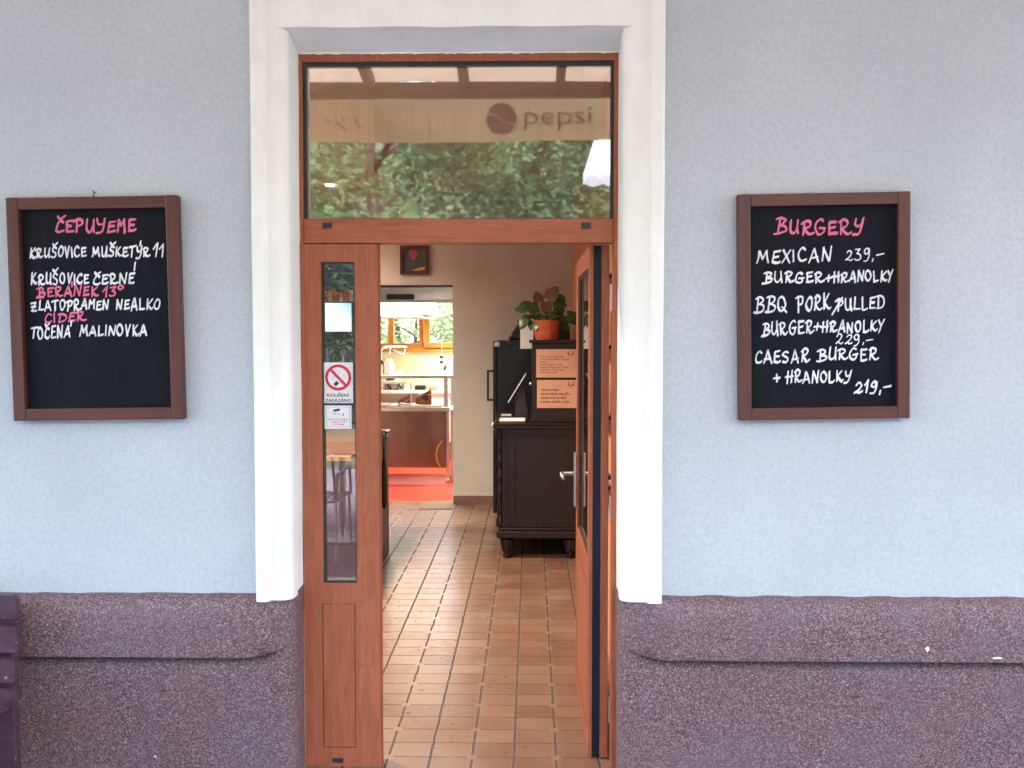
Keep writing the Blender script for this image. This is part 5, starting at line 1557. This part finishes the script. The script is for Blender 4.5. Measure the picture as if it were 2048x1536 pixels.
# print on the valance: disc emblem and lettering, through both faces
yv = YE - .055
c = Vector((mx_(1002), 0, mz(231)))
rr_ = (mx_(1033) - mx_(972)) / 2
def disc_part(f0, f1, mat, name):
    m = MB()
    n = 40; up, lo = [], []
    for k in range(n + 1):
        x = -rr_ + 2 * rr_ * k / n
        h = math.sqrt(max(0, rr_ * rr_ - x * x))
        a_, b_ = f1(x / rr_) * rr_, f0(x / rr_) * rr_
        up.append((c.x - x, yv, c.z + max(-h, min(h, a_)))); lo.append((c.x - x, yv, c.z + max(-h, min(h, b_))))
    for off in (.014, -.014):
        m.add([(p[0], p[1] + off, p[2]) for p in lo + up], [(k, k + 1, n + 2 + k, n + 1 + k) for k in range(n)])
    m.build(name, mat, va)
wave = lambda x: .32 * x + .12 * math.sin(x * 3)
disc_part(lambda x: wave(x) + .07, lambda x: 2, M['hazed_print_red'], 'emblem')
disc_part(lambda x: -2, lambda x: wave(x) - .10, M['hazed_print_blue'], 'emblem')
m = MB()
vs, zs, fs = text_mesh('pepsi', .20, 0, -.0025)
w0, w1 = min(v[0] for v in vs), max(v[0] for v in vs)
tx0, tx1 = mx_(1049), mx_(1184)
kk = (tx1 - tx0) / (w1 - w0)
for off in (.016, -.016):
    m.add([(tx0 + (v[0] - w0) * kk, yv + off, mz(243) + v[1] * .95) for v in vs], fs)
m.build('lettering', M['hazed_print_blue'], va)
m = MB()
for (q0, q1) in (((704, 229), (719, 252)), ((668, 236), (689, 255)), ((645, 226), (656, 238)), ((677, 225), (686, 235))):
    a, b = (mx_(q0[0]), mz(q0[1])), (mx_(q1[0]), mz(q1[1]))
    for off in (.016, -.016):
        k0 = len(m.v); bar(m, (a[0], 0, a[1]), (b[0], 0, b[1]), .011, yv + off)
o = m.build('lettering', M['print_faint'], va); o['label'] = 'faint slanted strokes of script lettering'

# white parasol beyond the awning
Lp = 8.5; yp = YF - Lp + (YF - CAMY)
def pz_(py): return CAMZ + math.tan(math.atan((768 - py) / F) - PITCH) * Lp
def px_(px): return P(px, 300, YF).x / (YF - CAMY) * Lp
pxl = px_(1184); pcx = pxl + 1.35; zvb, zvt = pz_(325), pz_(296)
pa = thing('parasol', 'large white parasol with a short valance standing beyond the awning', 'parasol', (pcx, yp, -.03))
m = MB()
m.add([(pcx - 1.35, yp - 1.35, zvt), (pcx + 1.35, yp - 1.35, zvt), (pcx + 1.35, yp + 1.35, zvt), (pcx - 1.35, yp + 1.35, zvt), (pcx, yp, zvt + .34)], [(0, 1, 4), (1, 2, 4), (2, 3, 4), (3, 0, 4)])
m.build('canopy', M['parasol'], pa)
m = MB()
for (ax, ay, bx_, by) in ((-1, -1, 1, -1), (1, -1, 1, 1), (1, 1, -1, 1), (-1, 1, -1, -1)):
    for k in range(14):
        f0, f1 = k / 14, (k + 1) / 14
        q0 = (pcx + 1.353 * (ax + (bx_ - ax) * f0), yp + 1.353 * (ay + (by - ay) * f0)); q1 = (pcx + 1.353 * (ax + (bx_ - ax) * f1), yp + 1.353 * (ay + (by - ay) * f1))
        qm = ((q0[0] + q1[0]) / 2, (q0[1] + q1[1]) / 2)
        m.add([(q0[0], q0[1], zvt), (q1[0], q1[1], zvt), (q1[0], q1[1], zvb + .03), (qm[0], qm[1], zvb), (q0[0], q0[1], zvb + .03)], [(0, 1, 2, 3, 4)])
m.build('valance', M['parasol'], pa)
m = MB(); m.tube([(pcx, yp, .05), (pcx, yp, zvt + .325)], .028, 12); m.build('pole', M['alu'], pa)
m = MB(); m.lathe((pcx, yp, -.03), [(.32, 0), (.32, .06), (.06, .08)], 24); m.build('base', M['asphalt'], pa)
# terrace table and chairs mirrored in the narrow pane
def metal_chair(x, y, rz, label):
    rt = thing('terrace_chair', label, 'chair', (x, y, -.03), 'terrace chairs', (0, 0, rz))
    L = lambda a, b, c_: Vector((a, b, c_))
    m = MB(); m.tube([L(-.22, -.22, .45), L(-.22, .22, .45), L(.22, .22, .45), L(.22, -.22, .45), L(-.22, -.22, .45)], .011, 8)
    for k in range(7): m.box(-.21 + .06 * k - .018 + .03, -.21 + .06 * k + .018 + .03, -.21, .21, .449, .461)
    m.build('seat', M['alu'], rt, local=True)
    for sx in (-1, 1):
        m = MB(); m.tube([L(sx * .22, .22, .45), L(sx * .24, .24, .0)], .012, 8); m.build('leg', M['alu'], rt, local=True)
        m = MB(); m.tube([L(sx * .22, -.22, .45), L(sx * .24, -.30, .0)], .012, 8); m.build('leg', M['alu'], rt, local=True)
        m = MB(); m.tube([L(sx * .22, -.22, .45), L(sx * .24, -.25, .66), L(sx * .25, .12, .67), L(sx * .24, .2, .45)], .012, 8); m.build('armrest', M['alu'], rt, local=True)
    m = MB(); m.tube([L(-.22, -.22, .46), L(-.22, -.32, .80), L(-.12, -.335, .88), L(.12, -.335, .88), L(.22, -.32, .80), L(.22, -.22, .46)], .012, 8)
    for k in range(5): m.tube([L(-.14 + .07 * k, -.23, .46), L(-.14 + .07 * k, -.33, .87)], .006, 6)
    m.build('backrest', M['alu'], rt, local=True)
tbx, tby = -1.55, -4.2
tt_ = thing('terrace_table', 'square terrace table with wooden top under the awning', 'table', (tbx, tby, -.03))
MB().box(tbx - .4, tbx + .4, tby - .4, tby + .4, .70, .73).build('tabletop', M['bar_top'], tt_, bevel=.006)
m = MB(); m.tube([(tbx, tby, 0), (tbx, tby, .6995)], .03, 12); m.lathe((tbx, tby, -.03), [(.24, 0), (.24, .02), (.05, .04)], 20); m.build('pedestal', M['alu'], tt_)
metal_chair(tbx - .1, tby + .62, R(182), 'metal terrace chair on the door side of the wooden table')
metal_chair(tbx + .72, tby - .05, R(88), 'metal terrace chair at the right end of the wooden table')

def tree(x, y, h, w_, seed, n, label, mat, name='tree', cat='tree', zlow=.12, grp=None):
    rg_ = random.Random(seed)
    rt = thing(name, label, cat, (x, y, -.14), grp)
    m = MB()
    m.tube([(x, y, -.2), (x + .1, y, h * .3), (x - .05, y + .1, h * .6), (x, y, h * .9)], [h * .028, h * .02, h * .012, h * .004], 10)
    for k in range(9):
        a = rg_.random() * 6.28; z = h * rg_.uniform(.2, .75); l = w_ * rg_.uniform(.4, .8) * (1 - z / h * .5)
        m.tube([(x, y, z), (x + l * .5 * math.cos(a), y + l * .5 * math.sin(a), z + l * .25), (x + l * math.cos(a), y + l * math.sin(a), z + l * .4)], [h * .010, h * .006, h * .002], 6)
    m.build('trunk', M['bark'], rt)
    cl = []
    for k in range(46):
        a = rg_.random() * 6.28; z = rg_.uniform(zlow, .95)
        prof_ = math.sin(min(1, (z - zlow + .12) / .4) * math.pi / 2) * math.sqrt(max(0, 1 - ((z - .35) / .66) ** 2 if z > .35 else 1))
        r_ = w_ * prof_ * math.sqrt(rg_.uniform(.15, 1))
        cl.append((Vector((x + r_ * math.cos(a), y + r_ * math.sin(a), z * h)), w_ * rg_.uniform(.16, .34)))
    m = MB(); ls = max(.05, w_ * .021)
    for k in range(n):
        c_, r_ = rg_.choice(cl)
        d = Vector((rg_.gauss(0, 1), rg_.gauss(0, 1), rg_.gauss(0, .8))).normalized() * r_ * rg_.random() ** .4
        p = c_ + d
        u = Vector((rg_.gauss(0, 1), rg_.gauss(0, 1), rg_.gauss(0, .5))).normalized()
        v_ = u.cross(Vector((rg_.gauss(0, 1), rg_.gauss(0, 1), rg_.gauss(0, 1)))).normalized()
        s_ = ls * rg_.uniform(.6, 1.5)
        m.add([p - u * s_, p + v_ * s_ * .5, p + u * s_, p - v_ * s_ * .5], [(0, 1, 2, 3)])
    m.build('crown', mat, rt)
specs = [(-7.5, -15, 7.4, 3.6), (-3.2, -16.5, 8.6, 3.8), (.6, -15, 7.8, 3.4), (3.6, -17, 8.8, 4.0), (7.2, -15.5, 7.6, 3.6), (-11.5, -18, 9.5, 4.4), (11.5, -18, 9.2, 4.4)]
wh = ['second tree from the left beyond the terrace', 'third tree from the left beyond the terrace', 'broad tree straight opposite the door', 'third tree from the right beyond the terrace', 'second tree from the right beyond the terrace', 'outermost left tree beyond the terrace', 'outermost right tree beyond the terrace']
for k, (x, y, h, w_) in enumerate(specs):
    tree(x, y, h, w_, 20 + k, 15000, 'leafy green ' + wh[k], M['canopy_leaf'], grp='trees beyond the terrace')
m = MB()
hr = random.Random(90)
nx_, ny_ = 30, 8
def hillz(x, y): return -.2 + max(0, (-y - 19)) * .42 + .8 * math.sin(x * .3 + y * .2)
m.add([(-60 + 120 * i / nx_, -19 - 45 * j / ny_, hillz(-60 + 120 * i / nx_, -19 - 45 * j / ny_)) for j in range(ny_ + 1) for i in range(nx_ + 1)],
      [(j * (nx_ + 1) + i, j * (nx_ + 1) + i + 1, (j + 1) * (nx_ + 1) + i + 1, (j + 1) * (nx_ + 1) + i) for j in range(ny_) for i in range(nx_)])
tag(m.build('hill', M['grass'], smooth=True), kind='structure')
m = MB()
cl = [(hr.uniform(-34, 34), hr.uniform(-46, -20), hr.uniform(1.2, 2.6)) for _ in range(420)]
for k in range(30000):
    x, y, r_ = hr.choice(cl)
    d = Vector((hr.gauss(0, 1), hr.gauss(0, 1), hr.gauss(0, 1))).normalized() * r_ * hr.random() ** .35
    p = Vector((x, y, hillz(x, y) + r_ * 1.2)) + d
    u = Vector((hr.gauss(0, 1), hr.gauss(0, 1), hr.gauss(0, .5))).normalized()
    v_ = u.cross(Vector((hr.gauss(0, 1), hr.gauss(0, 1), hr.gauss(0, 1)))).normalized()
    s_ = .2 * hr.uniform(.6, 1.6)
    m.add([p - u * s_, p + v_ * s_ * .55, p + u * s_, p - v_ * s_ * .55], [(0, 1, 2, 3)])
tag(m.build('woodland', M['canopy_leaf']), 'dense green woodland covering the slope beyond the terrace', 'woodland', kind='stuff')
# greenery behind the kitchen window
for k, (x, y, h, w_) in enumerate(((-3.4, 13.6, 3.0, 1.5), (-1.9, 13.2, 2.6, 1.3), (-.9, 14.2, 3.4, 1.4), (-2.6, 15.5, 4.2, 2.0), (-.2, 15.4, 4.0, 1.8))):
    tree(x, y, h, w_, 60 + k, 2600, 'glare-paled green shrub ' + ('at the left behind the kitchen window', 'in the middle behind the kitchen window', 'at the right behind the kitchen window', 'taller and farther back at the left behind the kitchen window', 'taller and farther back at the right behind the kitchen window')[k],
         M['shrub_leaf_glare'], 'shrub', 'shrub', .05, 'shrubs behind the kitchen')
